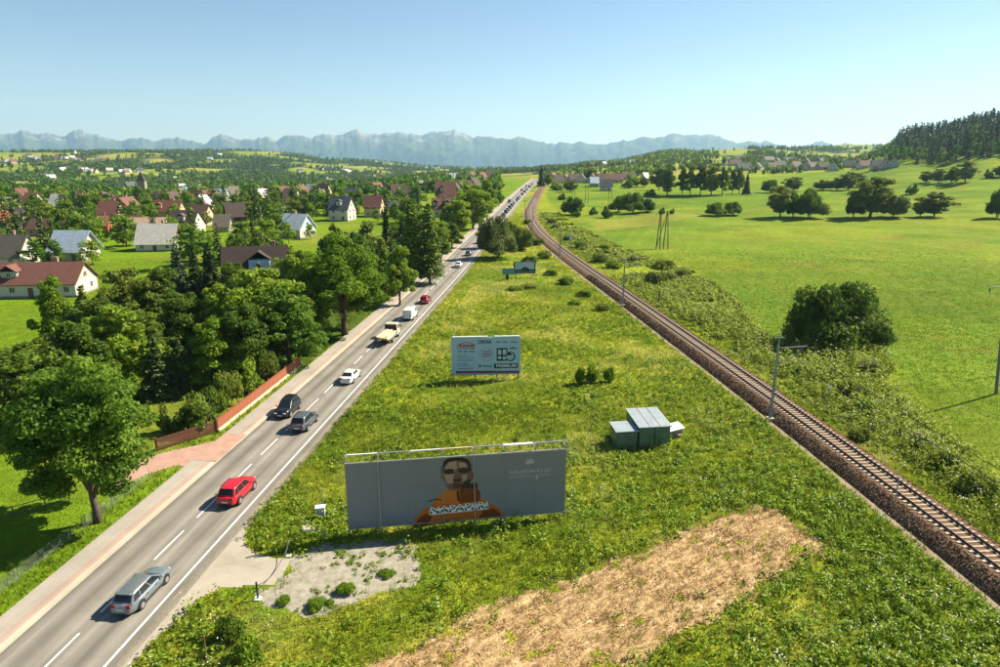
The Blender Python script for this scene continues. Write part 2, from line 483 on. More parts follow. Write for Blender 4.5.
def surf_mat(name, stops, rough=0.85, grain=0.18, gscale=9.0, streak=0.12, lo=-6.0, hi=6.0, bump=0.3):
    """stops: [(offset in metres across, colour)] with grain and long streaks of wear"""
    m, n, l, b = new_mat(name)
    a1 = n.new('ShaderNodeAttribute'); a1.attribute_name = 'across'
    a2 = n.new('ShaderNodeAttribute'); a2.attribute_name = 'along'
    mp = n.new('ShaderNodeMapRange'); mp.inputs[1].default_value = lo; mp.inputs[2].default_value = hi
    l.new(a1.outputs['Fac'], mp.inputs[0])
    rp = n.new('ShaderNodeValToRGB'); el = rp.color_ramp.elements
    while len(el) > 1: el.remove(el[-1])
    for i, (o, c) in enumerate(stops):
        e = el[0] if i == 0 else el.new((o - lo) / (hi - lo))
        e.position = (o - lo) / (hi - lo); e.color = c if not isinstance(c, str) else hx(c)
    l.new(mp.outputs[0], rp.inputs[0])
    cb = n.new('ShaderNodeCombineXYZ')
    s = n.new('ShaderNodeMath'); s.operation = 'MULTIPLY'; s.inputs[1].default_value = 0.03
    l.new(a2.outputs['Fac'], s.inputs[0]); l.new(a1.outputs['Fac'], cb.inputs[0]); l.new(s.outputs[0], cb.inputs[1])
    st = n.new('ShaderNodeTexNoise'); st.inputs['Scale'].default_value = 2.2; st.inputs['Detail'].default_value = 5
    l.new(cb.outputs[0], st.inputs['Vector'])
    tc = n.new('ShaderNodeTexCoord')
    gr = n.new('ShaderNodeTexNoise'); gr.inputs['Scale'].default_value = gscale; gr.inputs['Detail'].default_value = 6; gr.inputs['Roughness'].default_value = 0.75
    l.new(tc.outputs['Object'], gr.inputs['Vector'])
    def mr(inp, w):
        q = n.new('ShaderNodeMapRange'); q.inputs[1].default_value = 0.3; q.inputs[2].default_value = 0.7; q.inputs[3].default_value = 1 - w; q.inputs[4].default_value = 1 + w
        l.new(inp, q.inputs[0]); return q.outputs[0]
    bl = n.new('ShaderNodeTexNoise'); bl.inputs['Scale'].default_value = 0.28; bl.inputs['Detail'].default_value = 7; bl.inputs['Roughness'].default_value = .6
    l.new(tc.outputs['Object'], bl.inputs['Vector'])
    mu0 = n.new('ShaderNodeMath'); mu0.operation = 'MULTIPLY'; l.new(mr(bl.outputs['Fac'], .14), mu0.inputs[0])
    mu = n.new('ShaderNodeMath'); mu.operation = 'MULTIPLY'
    l.new(mu.outputs[0], mu0.inputs[1])
    l.new(mr(st.outputs['Fac'], streak), mu.inputs[0]); l.new(mr(gr.outputs['Fac'], grain), mu.inputs[1])
    mx = n.new('ShaderNodeMix'); mx.data_type = 'RGBA'; mx.blend_type = 'MULTIPLY'; mx.inputs[0].default_value = 1
    l.new(rp.outputs[0], mx.inputs[6]); l.new(mu0.outputs[0], mx.inputs[7]); l.new(mx.outputs[2], b.inputs['Base Color'])
    b.inputs['Roughness'].default_value = rough; b.inputs['Specular IOR Level'].default_value = 0.25
    bp = n.new('ShaderNodeBump'); bp.inputs['Strength'].default_value = bump; bp.inputs['Distance'].default_value = 0.03
    l.new(gr.outputs['Fac'], bp.inputs['Height']); l.new(bp.outputs[0], b.inputs['Normal'])
    MATS[name] = m
    return m

g_ = lambda v, w=1.0: (v * 1.16 * w, v * 1.06 * w, v * 0.92 * w, 1)
asphalt = surf_mat('asphalt_worn', [(-3.6, g_(.115)), (-2.75, g_(.20)), (-2.3, g_(.165)), (-1.9, g_(.112)), (-1.2, g_(.17)), (-0.7, g_(.205)), (-.2, g_(.16)), (.2, g_(.16)), (.75, g_(.205)), (1.2, g_(.17)), (1.75, g_(.115)), (2.3, g_(.175)), (2.75, g_(.205)), (3.3, g_(.15)), (3.9, g_(.13))], lo=-4, hi=4.2, streak=0.16, grain=0.1, gscale=14)
ROADW = [-3.55, -2.5, -1.2, 0, 1.2, 2.5, 3.5, 4.05]
road_o = ribbon('road', ROAD, ROADW, [0.05] * 8, asphalt)
paver = surf_mat('pavement_pavers', [(-6.4, (.29, .26, .225, 1)), (-4.75, (.31, .28, .24, 1)), (-4.72, (.315, .23, .19, 1)), (-4.15, (.325, .24, .195, 1)), (-4.1, (.38, .335, .265, 1)), (-3.5, (.35, .31, .25, 1))], lo=-6.6, hi=-3.4, grain=0.12, gscale=11, streak=0.05)
ribbon('pavement', ROAD, [-6.25, -4.8, -4.73, -4.12, -4.05, -3.56], [0.13, 0.13, 0.13, 0.12, 0.10, 0.075], paver)
kerb_m = plain('kerb_concrete', (.40, .37, .31), 0.9, nscale=3)
shoulder_m = surf_mat('shoulder_gravel', [(4.0, (.17, .15, .12, 1)), (4.5, (.22, .195, .155, 1)), (5.3, (.19, .165, .12, 1))], lo=3.9, hi=5.6, grain=0.3, gscale=5)
ribbon('shoulder', ROAD, [4.0, 4.5, 5.0], [0.035, 0.03, 0.012], shoulder_m, jitter=0.22)
paint = plain('road_paint_white', (.74, .72, .66), 0.7, noise=0.18, nscale=3)
# edge line and dashes are parts of the road
ribbon('edge_line', ROAD, [3.43, 3.60], [0.055, 0.055], paint, parent=road_o, kind=None)
dash_y = 44.2 - 6 * 12
nd = 0
far_dash = MB()
while dash_y < 700:
    y0 = dash_y; y1 = dash_y + 4
    if y1 > 20:
        pts = []
        for yy_ in (y0, y0 + 2, y1):
            pts.append((at_line(ROAD, yy_, -.07)[0], at_line(ROAD, yy_, .07)[0]))
        P = [tuple(p[0][:2]) + (0.056,) for p in pts] + [tuple(p[1][:2]) + (0.056,) for p in pts]
        F = [(0, 3, 4, 1), (1, 4, 5, 2)]
        if y0 < 260:
            MB().add(P, F).build('dash_marking', paint, road_o)
        else: far_dash.add(P, F)
    dash_y += 6
tag(far_dash.build('far_dash_markings', paint, road_o), kind='stuff')

# ------------------------------------------------------------------ flat sheets with ragged edges
def sheet(name, poly, z, mat, cell=0.5, ragged=0.5, kind='structure', relief=0.0):
    P = np.array(poly); x0, y0 = P.min(0) - 1; x1, y1 = P.max(0) + 1
    gx = np.arange(x0, x1, cell); gy = np.arange(y0, y1, cell)
    X, Y = np.meshgrid(gx, gy)
    jx = (fbm(X / 2.1, Y / 2.1, 61, 3) - 0.5) * 2 * ragged; jy = (fbm(X / 2.1 + 40, Y / 2.1, 62, 3) - 0.5) * 2 * ragged
    ins = in_poly(X + jx, Y + jy, poly)
    ii = np.arange(X.size).reshape(X.shape)
    q = ins[:-1, :-1] & ins[:-1, 1:] & ins[1:, 1:] & ins[1:, :-1]
    f = np.stack([ii[:-1, :-1], ii[:-1, 1:], ii[1:, 1:], ii[1:, :-1]], -1)[q]
    Z = np.full(X.shape, z)
    if relief: Z = Z + relief * (fbm((X * .8 + Y * .6) / 1.1, (Y * .8 - X * .6) / .5, 71, 3) - .35)
    v = np.stack([X, Y, Z], -1).reshape(-1, 3)
    used = np.unique(f); rm = np.zeros(len(v), int); rm[used] = np.arange(len(used))
    me_ = np_mesh(name, v[used], rm[f], mat)
    return tag(link(name, me_), kind=kind)

def mottled(name, cols, scale=0.6, detail=8, rough=0.95, bump=0.5, stretch=None, dist=0.08):
    m, n, l, b = new_mat(name)
    tc = n.new('ShaderNodeTexCoord'); mp = n.new('ShaderNodeMapping')
    if stretch: mp.vector_type = 'TEXTURE'; mp.inputs['Rotation'].default_value = (0, 0, stretch[0]); mp.inputs['Scale'].default_value = (1 / stretch[1], 1 / stretch[2], 1)
    l.new(tc.outputs['Object'], mp.inputs['Vector'])
    nz = n.new('ShaderNodeTexNoise'); nz.inputs['Scale'].default_value = scale; nz.inputs['Detail'].default_value = detail; nz.inputs['Roughness'].default_value = 0.72
    l.new(mp.outputs[0], nz.inputs['Vector'])
    rp = n.new('ShaderNodeValToRGB'); el = rp.color_ramp.elements
    while len(el) > 1: el.remove(el[-1])
    for i, c in enumerate(cols):
        p = 0.3 + 0.4 * i / (len(cols) - 1)
        e = el[0] if i == 0 else el.new(p)
        e.position = p; e.color = tuple(c) + (1,)
    l.new(nz.outputs['Fac'], rp.inputs[0]); l.new(rp.outputs[0], b.inputs['Base Color'])
    b.inputs['Roughness'].default_value = rough; b.inputs['Specular IOR Level'].default_value = 0.2
    bp = n.new('ShaderNodeBump'); bp.inputs['Strength'].default_value = bump; bp.inputs['Distance'].default_value = dist
    l.new(nz.outputs['Fac'], bp.inputs['Height']); l.new(bp.outputs[0], b.inputs['Normal'])
    MATS[name] = m
    return m

straw_m = mottled('mown_straw', [(.09, .055, .025), (.28, .18, .08), (.46, .32, .16), (.64, .50, .31)], 1.3, bump=1.0, stretch=(R(38), .55, 1.5), dist=.15)
sheet('mown_field', TAN, 0.006, straw_m, 0.22, 1.5, relief=.24)
gravel_m = mottled('lot_gravel', [(.12, .12, .07), (.235, .215, .165), (.305, .28, .23), (.37, .34, .285)], 1.5, bump=0.6)
sheet('gravel_lot', LOT, 0.012, gravel_m, 0.2, 0.9)
conc_m = mottled('apron_concrete', [(.25, .22, .17), (.33, .295, .24), (.37, .335, .275)], 0.35, bump=0.2)
sheet('driveway_apron', APRON, 0.026, conc_m, 0.25, 0.22)
red_m = mottled('red_pavers', [(.30, .17, .13), (.37, .225, .175), (.41, .27, .21)], 0.8, bump=0.2)
sheet('red_driveway', DRIVE, 0.03, red_m, 0.2, 0.06)
_rd = gpoly([(214, 441), (240, 438), (200, 470), (177, 468)])
MB().poly([(p[0], p[1], 0.1345 + 0.006) for p in [at_line(ROAD, 66.8, -6.2)[0], at_line(ROAD, 66.8, -3.7)[0], at_line(ROAD, 60.2, -3.7)[0], at_line(ROAD, 60.2, -6.2)[0]]]).build('red_crossing', red_m)['kind'] = 'structure'

# ------------------------------------------------------------------ railway
RZ = 1.0
rt = empty('railway_track', tuple(at_line(RAIL, 60)[0]))
inv = Vector(rt.location)
ballast_m = mottled('ballast_stone', [(.04, .022, .012), (.115, .064, .036), (.18, .108, .064), (.27, .18, .115)], 7.0, bump=1.0)
bed = ribbon('ballast_bed', RAIL, [-3.0, -2.45, -1.85, -1.45, -1.0, 0, 1.0, 1.45, 1.85, 2.9], [-0.02, .42, RZ - 0.26, RZ - 0.22, RZ - 0.27, RZ - 0.25, RZ - 0.27, RZ - 0.22, RZ - 0.26, 0.02], ballast_m, kind=None)
bed.parent = rt; bed.location = -inv
rust = plain('rail_steel', (.035, .024, .02), 0.55, metal=0.3, noise=0.3, nscale=2)
polish = plain('rail_head', (.10, .085, .08), 0.35, metal=0.7, noise=0.2, nscale=2)
for s in (-1, 1):
    c = 0.755 * s
    w = 0.075; hw = 0.036
    r_ = ribbon('rail', RAIL, [c - w, c - w, c - .012, c - hw, c - hw, c + hw, c + hw, c + .012, c + w, c + w], [RZ - .16, RZ - .14, RZ - .13, RZ - .05, RZ, RZ, RZ - .05, RZ - .13, RZ - .14, RZ - .16], rust, kind=None)
    r_.parent = rt; r_.location = -inv
sleeper_m = plain('sleeper_concrete', (.40, .32, .24), 0.9, noise=0.25, nscale=1.3)
sl = MB(); 
for sgn in (-1, 1):
    sl.box((0, sgn * 0.87, 0.0), (0.25, 0.86, 0.2), taper=0.92)
sl.box((0, 0, -0.02), (0.2, 0.9, 0.15), taper=0.92)
sl_me = sl.mesh('sleeper', sleeper_m)
# walk along by arc length
arc = np.concatenate([[0], np.cumsum(np.linalg.norm(np.diff(RAIL, axis=0), axis=1))])
s_at_y = lambda y: float(np.interp(y, RAIL[:, 1], arc))
s = s_at_y(30); cnt = 0
far_sl = MB()
while s < arc[-1] - 2:
    y = float(np.interp(s, arc, RAIL[:, 1]))
    p, a = at_line(RAIL, y)
    zz = RZ - 0.25
    if cnt < 300:
        o = bpy.data.objects.new('sleeper', sl_me); COL.objects.link(o); o.parent = rt
        o.location = (p.x - inv.x, p.y - inv.y, zz); o.rotation_euler = (0, 0, a + random.uniform(-.01, .01))
    elif y < 420:
        far_sl.box((p.x - inv.x, p.y - inv.y, zz), (0.24, 2.5, 0.2), a)
    s += 0.62; cnt += 1
tag(far_sl.build('far_sleepers', sleeper_m, rt), kind='stuff')
tag(rt, 'single railway track on brown ballast with concrete sleepers, curving away beside the meadow', 'railway track')
cess_m = mottled('cess_path', [(.14, .11, .06), (.24, .19, .12), (.30, .245, .16)], 1.2, bump=0.4)
ribbon('path', RAIL, [-3.7, -3.4, -2.95], [0.014, 0.02, 0.016], cess_m, jitter=0.3)

# ------------------------------------------------------------------ mountains
SKY_PX = [(-400, 136), (-200, 131), (-100, 138), (-40, 132), (0, 132), (8, 134), (25, 130), (32, 131), (40, 134), (50, 132), (64, 136), (75, 132), (86, 128.5), (95, 133), (108, 139), (115, 138), (124, 140), (135, 137), (145, 137), (155, 141), (165, 138), (178, 137), (192, 139), (205, 143), (215, 137), (223, 134), (232, 138), (240, 140), (252, 140), (262, 138), (268, 136), (278, 140), (285, 136), (293, 134), (301, 134.5), (312, 138), (325, 134), (335, 136), (345, 134), (358, 130), (368, 132.5), (380, 133.5), (386, 132), (395, 133), (402, 131), (412, 131.5), (422, 134), (432, 132.5), (442, 132.5), (455, 130), (463, 133), (472, 136), (478, 135), (495, 138), (508, 137), (523, 137), (535, 140.5), (550, 142), (560, 141), (568, 143), (580, 139.5), (590, 142), (605, 142), (620, 140), (632, 138.5), (643, 136), (655, 137), (672, 132.5), (682, 134.5), (692, 133), (700, 134.5), (708, 134), (722, 138), (735, 141), (745, 142.5), (757, 140.5), (766, 139), (775, 142), (790, 147), (805, 145), (822, 139.5), (833, 143.5), (846, 140), (860, 142.5), (880, 144), (910, 146), (960, 148), (1100, 145), (1400, 140)]
MD = 14000.0
uu = np.linspace(-380, 1380, 1350)
tt = np.concatenate([np.linspace(0, 1, 46), [1.06, 1.2]])
zr = 30 - MD * (np.interp(uu, [p[0] for p in SKY_PX], [p[1] for p in SKY_PX]) - 149.5) / 692
for o_, w_, a_ in ((3, 17.0, 36), (9, 7.3, 34), (21, 3.1, 20)):
    zr = zr + (1 - 2 * np.abs(2 * vnoise(uu / w_, uu * 0 + o_, 15 + o_) - 1)) * a_ * .5 * sstep(-200, -100, uu)
base = -420.0
U, T = np.meshgrid(uu, tt)
D = MD - 3400 * (1 - np.minimum(T, 1))+ np.maximum(T - 1, 0) * 6000
X = (U - 500) / 692 * D
wx = X / 900.0 + 0.35 * fbm(X / 600.0, D / 600.0, 90, 3); wy = D / 900.0
rid = 1 - np.abs(2 * fbm(wx * .8, wy * .55, 81, 5, 0.55) - 1)
rid2 = 1 - np.abs(2 * fbm(wx * 2.6 + wy * .5, wy * 1.6 - wx * .3, 88, 4, 0.55) - 1)
env = np.sin(np.clip(T, 0, 1) * math.pi) ** 0.7 + .12 * (T > .9) * (T <= 1)
Z = base + (zr[None] - base) * np.where(T <= 1, np.clip(T, 0, 1) ** 1.0, 1 - (T - 1) * 2.2) - env * (1.0 - rid) * 620 - env * (1 - rid2) * 260
# never higher than the crest line of sight
Zmax = 30 + (zr[None] - 30) * D / MD
Z = np.minimum(Z, Zmax - (1 - np.clip(T, 0, 1)) * 420)
ii = np.arange(U.size).reshape(U.shape)
f = np.stack([ii[:-1, :-1], ii[:-1, 1:], ii[1:, 1:], ii[1:, :-1]], -1).reshape(-1, 4)
m, n, l, b = new_mat('mountain_rock')
tc = n.new('ShaderNodeTexCoord'); se = n.new('ShaderNodeSeparateXYZ'); l.new(tc.outputs['Object'], se.inputs[0])
nz = n.new('ShaderNodeTexNoise'); nz.inputs['Scale'].default_value = 0.003; nz.inputs['Detail'].default_value = 8; nz.inputs['Roughness'].default_value = 0.65
l.new(tc.outputs['Object'], nz.inputs['Vector'])
ma = n.new('ShaderNodeMath'); ma.operation = 'MULTIPLY_ADD'; ma.inputs[1].default_value = 1000; l.new(nz.outputs['Fac'], ma.inputs[0]); l.new(se.outputs[2], ma.inputs[2])
mp = n.new('ShaderNodeMapRange'); mp.inputs[1].default_value = 330; mp.inputs[2].default_value = 900; l.new(ma.outputs[0], mp.inputs[0])
rp = n.new('ShaderNodeValToRGB'); el = rp.color_ramp.elements
el[0].position = 0.15; el[0].color = (.02, .04, .02, 1); el[1].position = 1; el[1].color = (.25, .24, .22, 1)
e = el.new(0.45); e.color = (.05, .075, .03, 1); e = el.new(0.7); e.color = (.085, .09, .05, 1)
l.new(mp.outputs[0], rp.inputs[0]); l.new(rp.outputs[0], b.inputs['Base Color']); b.inputs['Roughness'].default_value = 1
b.inputs['Specular IOR Level'].default_value = 0
tag(link('mountains', np_mesh('mountains', np.stack([X, D, Z], -1).reshape(-1, 3), f, m)), kind='structure')

HAZE_D = 5.2e-5
hb = MB().box((0, 6900, 30), (34000, 20600, 1500))
haze_m = bpy.data.materials.new('haze_air'); haze_m.use_nodes = True
hn = haze_m.node_tree.nodes; hn.clear()
ho = hn.new('ShaderNodeOutputMaterial'); hv = hn.new('ShaderNodeVolumePrincipled')
hv.inputs['Color'].default_value = (0.46, 0.73, 1.0, 1); hv.inputs['Density'].default_value = HAZE_D; hv.inputs['Anisotropy'].default_value = 0.25
haze_m.node_tree.links.new(hv.outputs[0], ho.inputs['Volume'])
tag(hb.build('haze', haze_m), kind='stuff')
# ------------------------------------------------------------------ foliage builders
def leaf_quads(c, size, tint, out=None, flat=0.0, elong=1.0, rg=rng):
    """diamond leaves at points c (n,3); out biases their normals"""
    n = len(c)
    nr = rg.normal(size=(n, 3))
    if out is not None: nr = nr * 0.75 + out * 1.1
    nr[:, 2] += flat
    nr /= np.linalg.norm(nr, axis=1)[:, None] + 1e-9
    a = rg.normal(size=(n, 3)); t = np.cross(nr, a); t /= np.linalg.norm(t, axis=1)[:, None] + 1e-9
    b_ = np.cross(nr, t)
    s = (np.asarray(size) * rg.uniform(0.65, 1.35, n))[:, None]
    v = np.stack([c + t * s * elong, c + b_ * s * 0.62, c - t * s * elong, c - b_ * s * 0.62], 1)
    f = np.arange(n * 4).reshape(n, 4)
    return v.reshape(-1, 3), f, np.repeat(tint, 4)

def crown_points(nl, H, Rr, z0, ncl, rg, shape='round', cl=(0.28, 0.42)):
    """clumps spread over an uneven crown volume; returns points, outward direction, tint, clump centres"""
    cz = (z0 + H) / 2; hz = (H - z0) / 2
    cen = []
    k = 0
    while len(cen) < ncl:
        d = rg.normal(size=3); d /= np.linalg.norm(d)
        if shape == 'dome' and d[2] < -0.1: d[2] *= -0.4
        r_ = rg.uniform(0.25, 0.82) ** 0.6
        w = 1.0
        if shape == 'egg': w = 1.0 - 0.35 * d[2]
        if shape == 'column': w = 0.9
        ang = math.atan2(d[1], d[0]); w *= 0.86 + 0.2 * math.sin(ang * 3 + H) + 0.1 * math.sin(ang * 5 + 2 * H)
        if shape == 'dome': cen.append((d[0] * Rr * r_ * w, d[1] * Rr * r_ * w, z0 + H * .12 + abs(d[2]) * (H - z0) * .78 * r_))
        else: cen.append((d[0] * Rr * r_ * w, d[1] * Rr * r_ * w, cz + d[2] * hz * r_))
    cen = np.array(cen)
    rad = rg.uniform(*cl, ncl) * Rr
    which = rg.integers(0, ncl, nl)
    d = rg.normal(size=(nl, 3)); d /= np.linalg.norm(d, axis=1)[:, None]
    d[:, 2] = np.where(d[:, 2] < -0.2, d[:, 2] * 0.5, d[:, 2])
    r_ = rg.uniform(0.2, 1, nl) ** 0.45
    p = cen[which] + d * (rad[which] * r_)[:, None] * np.array([1, 1, 0.8])
    keep = p[:, 2] > 0.05
    ct = rg.uniform(-0.16, 0.16, ncl)
    tint = 0.42 + ct[which] + rg.uniform(-0.16, 0.2, nl)
    return p[keep], d[keep], tint[keep], cen

def limbs(H, z0, cen, rg, tr, lean=0.0, multi=1):
    mb = MB()
    for k in range(multi):
        a0 = 2 * math.pi * k / multi + rg.uniform(0, 1)
        sp = 0.0 if multi == 1 else 0.5
        bx, by = sp * math.cos(a0), sp * math.sin(a0)
        tipx, tipy = bx * 3 + rg.uniform(-.4, .4), by * 3 + rg.uniform(-.4, .4)
        pts = [(bx, by, -0.3), (bx * 1.05, by * 1.05, z0 * 0.5 + .2), (bx + (tipx - bx) * .4, by + (tipy - by) * .4, z0 + (H - z0) * .25), (tipx, tipy, z0 + (H - z0) * .68)]
        q = tr / math.sqrt(multi)
        mb.tube(pts, [q * 1.35, q, q * .75, q * .2], 7)
    sel = rg.choice(len(cen), min(9, len(cen)), replace=False)
    for i in sel:
        c = cen[i]
        zb = z0 * 0.8 + (min(c[2], H * .6) - z0 * .8) * rg.uniform(.1, .5)
        zb = max(zb, z0 * .55)
        mb.tube([(0, 0, zb), (c[0] * .5, c[1] * .5, zb + (c[2] - zb) * .6), tuple(c)], [tr * .5, tr * .32, tr * .08], 5)
    return mb

bark_m = plain('bark_brown', (.085, .062, .045), 0.95, noise=0.35, nscale=3, bump=0.6)
LM = {}
LM['maple'] = leaf_mat('leaves_maple', (0.0265, 0.0636, 0.0077, 1), (0.0794, 0.1669, 0.0154, 1), (0.2294, 0.3335, 0.0386, 1), .46)
LM['bright'] = leaf_mat('leaves_bright', (0.0516, 0.1044, 0.0077, 1), (0.1543, 0.2610, 0.0181, 1), (0.3500, 0.4349, 0.0451, 1), .46)
LM['mid'] = leaf_mat('leaves_mid', (0.0350, 0.0697, 0.0095, 1), (0.0949, 0.1638, 0.0190, 1), (0.2502, 0.3173, 0.0407, 1), .46)
LM['olive'] = leaf_mat('leaves_olive', (0.0456, 0.0733, 0.0115, 1), (0.1364, 0.1834, 0.0252, 1), (0.3184, 0.3558, 0.0573, 1), .46)
LM['silver'] = leaf_mat('leaves_willow', (0.0625, 0.0908, 0.0232, 1), (0.1771, 0.2175, 0.0581, 1), (0.4374, 0.4538, 0.1547, 1), .46)
LM['spruce'] = leaf_mat('needles_spruce', (0.0196, 0.0378, 0.0115, 1), (0.0490, 0.0850, 0.0229, 1), (0.1348, 0.1702, 0.0429, 1), 0.12)
LM['blue'] = leaf_mat('needles_blue', (0.0244, 0.0454, 0.0229, 1), (0.0734, 0.1097, 0.0573, 1), (0.2084, 0.2364, 0.1217, 1), 0.12)
LM['larch'] = leaf_mat('needles_larch', (0.0343, 0.0681, 0.0100, 1), (0.1030, 0.1702, 0.0200, 1), (0.2451, 0.3215, 0.0401, 1), 0.3)
LM['copper'] = leaf_mat('leaves_copper', (0.0614, 0.0189, 0.0144, 1), (0.1348, 0.0416, 0.0258, 1), (0.2451, 0.0850, 0.0429, 1))

PROTO = {}     # name -> (nominal height, nominal radius, crown mesh, trunk mesh)
def proto_round(name, nl, size, H=12.0, Rr=5.0, z0=2.4, ncl=40, seed=1, tr=0.3, shape='round', multi=1, cl=(0.24, 0.4), elong=1.0):
    rg = np.random.default_rng(seed)
    p, d, t, cen = crown_points(nl, H * 0.97, Rr, z0, ncl, rg, shape, cl)
    v, f, ti = leaf_quads(p, size, t, d, 0.25, elong, rg)
    # fit the crown to its nominal height and radius
    zs_ = H * .99 / np.percentile(v[:, 2], 99.7); rs_ = Rr / np.percentile(np.hypot(v[:, 0], v[:, 1]), 96)
    v = v * np.array([rs_, rs_, zs_]); cen = cen * np.array([rs_, rs_, zs_])
    PROTO[name] = (H, Rr, np_mesh('crown', v, f, LM['mid'], ti), limbs(H, z0, cen, rg, tr, multi=multi).mesh('trunk', bark_m, True))

def proto_spruce(name, nl, size, H=14.0, Rr=2.8, z0=0.8, seed=1, power=0.85, droop=0.35, tiers=22):
    rg = np.random.default_rng(seed)
    # branches in whorls
    hs = z0 + (H - z0) * (np.arange(tiers) + 0.5) / tiers
    pts = []; out = []; tin = []
    w = np.maximum(H - hs, 0.2) ** power; w = w / w.sum()
    for i, hh in enumerate(hs):
        rr = Rr * ((H - hh) / (H - z0)) ** power * rg.uniform(.8, 1.12) + 0.12
        nb = max(5, int(11 * rr / Rr + 4))
        k = int(nl * w[i] / nb) + 1
        for j in range(nb):
            a = 2 * math.pi * (j + rg.uniform(-.35, .35)) / nb
            L = rr * rg.uniform(.75, 1.1)
            s_ = rg.uniform(0.12, 1, k) ** 0.7
            side = rg.normal(0, 0.16, k) * L * (1.1 - s_ * .6)
            ca, sa = math.cos(a), math.sin(a)
            x = ca * s_ * L - sa * side; y = sa * s_ * L + ca * side
            z = hh - droop * (s_ ** 1.5) * L + rg.normal(0, 0.09, k) + 0.1 * L
            pts.append(np.stack([x, y, z], 1)); out.append(np.stack([ca * np.ones(k) * .4, sa * np.ones(k) * .4, np.full(k, 0.9)], 1))
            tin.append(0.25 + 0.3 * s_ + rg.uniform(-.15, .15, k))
    p = np.concatenate(pts); o = np.concatenate(out); t = np.concatenate(tin)
    p[:, 2] = np.maximum(p[:, 2], 0.1)
    v, f, ti = leaf_quads(p, size, t, o, 0.2, 1.25, rg)
    mb = MB().tube([(0, 0, -.3), (0, 0, H * .4), (0, 0, H * .97)], [Rr * .085, Rr * .05, .02], 7)
    PROTO[name] = (H, Rr, np_mesh('crown', v, f, LM['spruce'], ti), mb.mesh('trunk', bark_m, True))

proto_round('maple', 46000, .128, ncl=84, seed=2, H=12, Rr=5.4, z0=1.7, tr=.30, cl=(.13, .30))
proto_round('oak', 34000, .14, ncl=74, seed=3, H=13, Rr=5.7, z0=2.0, tr=.36, shape='egg', cl=(.13, .28))
proto_round('round_a', 15000, .21, ncl=60, seed=4, H=11, Rr=4.7, z0=.6, cl=(.15, .34))
proto_round('round_b', 15000, .20, ncl=62, seed=5, H=12, Rr=4.4, z0=.8, shape='egg', cl=(.15, .34))
proto_round('willow', 19000, .17, ncl=46, seed=6, H=8, Rr=6.5, z0=0.3, multi=4, shape='dome', tr=.28, elong=1.5, cl=(.2, .34))
proto_round('bush', 4800, .12, ncl=22, seed=7, H=2.6, Rr=1.7, z0=0.1, multi=3, shape='dome', tr=.09, cl=(.3, .48))
proto_round('bush_b', 4200, .12, ncl=18, seed=17, H=2.2, Rr=1.9, z0=0.1, multi=3, shape='dome', tr=.09, cl=(.3, .5))
proto_round('column', 500, .26, ncl=36, seed=8, H=14, Rr=2.8, z0=1.0, shape='column', cl=(.32, .5))
proto_round('mid_a', 2800, .40, ncl=34, seed=9, H=11, Rr=4.5, z0=0.3, shape='dome')
proto_round('mid_b', 2400, .42, ncl=28, seed=10, H=12, Rr=4.0, z0=1.0, shape='egg')
proto_round('mid_c', 2600, .42, ncl=28, seed=11, H=9, Rr=5.0, z0=0.1, shape='dome', multi=3)
proto_round('mid_bush', 700, .35, ncl=14, seed=12, H=3.2, Rr=2.4, z0=0.1, shape='dome', multi=3, tr=.1, cl=(.3, .5))
proto_spruce('spruce', 5200, .26, seed=13)
proto_spruce('spruce_b', 4600, .27, seed=14, Rr=3.2, power=.95)
proto_spruce('mid_spruce', 1100, .5, seed=15, tiers=15)
proto_spruce('larch', 4200, .25, seed=16, H=16, Rr=3.0, power=.6, droop=.2, z0=1.5)

# joined far trees (crown + stem in one small mesh)
FAR = {}
def far_tree(name, kind, nl, size, seed, H=11.0, Rr=4.4):
    rg = np.random.default_rng(seed)
    if kind == 'r':
        p, d, t, cen = crown_points(nl, H, Rr, 0.8, 20, rg, 'egg', (.26, .44))
        v, f, ti = leaf_quads(p, size, t, d, 0.3, 1.0, rg)
    else:
        hh = 0.6 + (H - .6) * (1 - rg.uniform(0, 1, nl) ** 0.55)
        rr = Rr * (1 - hh / H) ** .85 * (0.25 + 0.75 * rg.uniform(0, 1, nl) ** .5) + .1
        a = rg.uniform(0, 2 * math.pi, nl)
        p = np.stack([np.cos(a) * rr, np.sin(a) * rr, hh], 1)
        d = np.stack([np.cos(a), np.sin(a), np.full(nl, .6)], 1)
        v, f, ti = leaf_quads(p, size, 0.3 + rg.uniform(-.2, .25, nl), d, 0.2, 1.0, rg)
    if kind == 's' and nl > 100:
        proto_spruce('_far', nl, size, H, Rr, seed=seed, tiers=15, power=.9); q_ = PROTO.pop('_far')[2]
        v = np.zeros(len(q_.vertices) * 3, np.float32); q_.vertices.foreach_get('co', v); v = v.reshape(-1, 3).astype(float)
        f = np.arange(len(v)).reshape(-1, 4); ti = np.zeros(len(v), np.float32); q_.attributes['tint'].data.foreach_get('value', ti)
    stem = np.array([(-.2, -.2, -1), (.2, -.2, -1), (.0, .25, -1), (0, 0, H * .6)])
    sf = np.array([(0, 1, 3, 3), (1, 2, 3, 3), (2, 0, 3, 3)])
    FAR[name] = (H, Rr, v, f, ti)
    return v, f, ti
for i in range(3): far_tree('r%d' % i, 'r', 800, .46, 30 + i)
for i in range(2): far_tree('s%d' % i, 's', 620, .42, 40 + i, 15, 2.9)
for i in range(2): far_tree('tr%d' % i, 'r', 34, 2.3, 50 + i)
for i in range(2): far_tree('ws%d' % i, 's', 130, .75, 60 + i, 15, 2.9)
far_tree('ts0', 's', 30, 1.9, 55, 15, 3.4)
FARME = {}
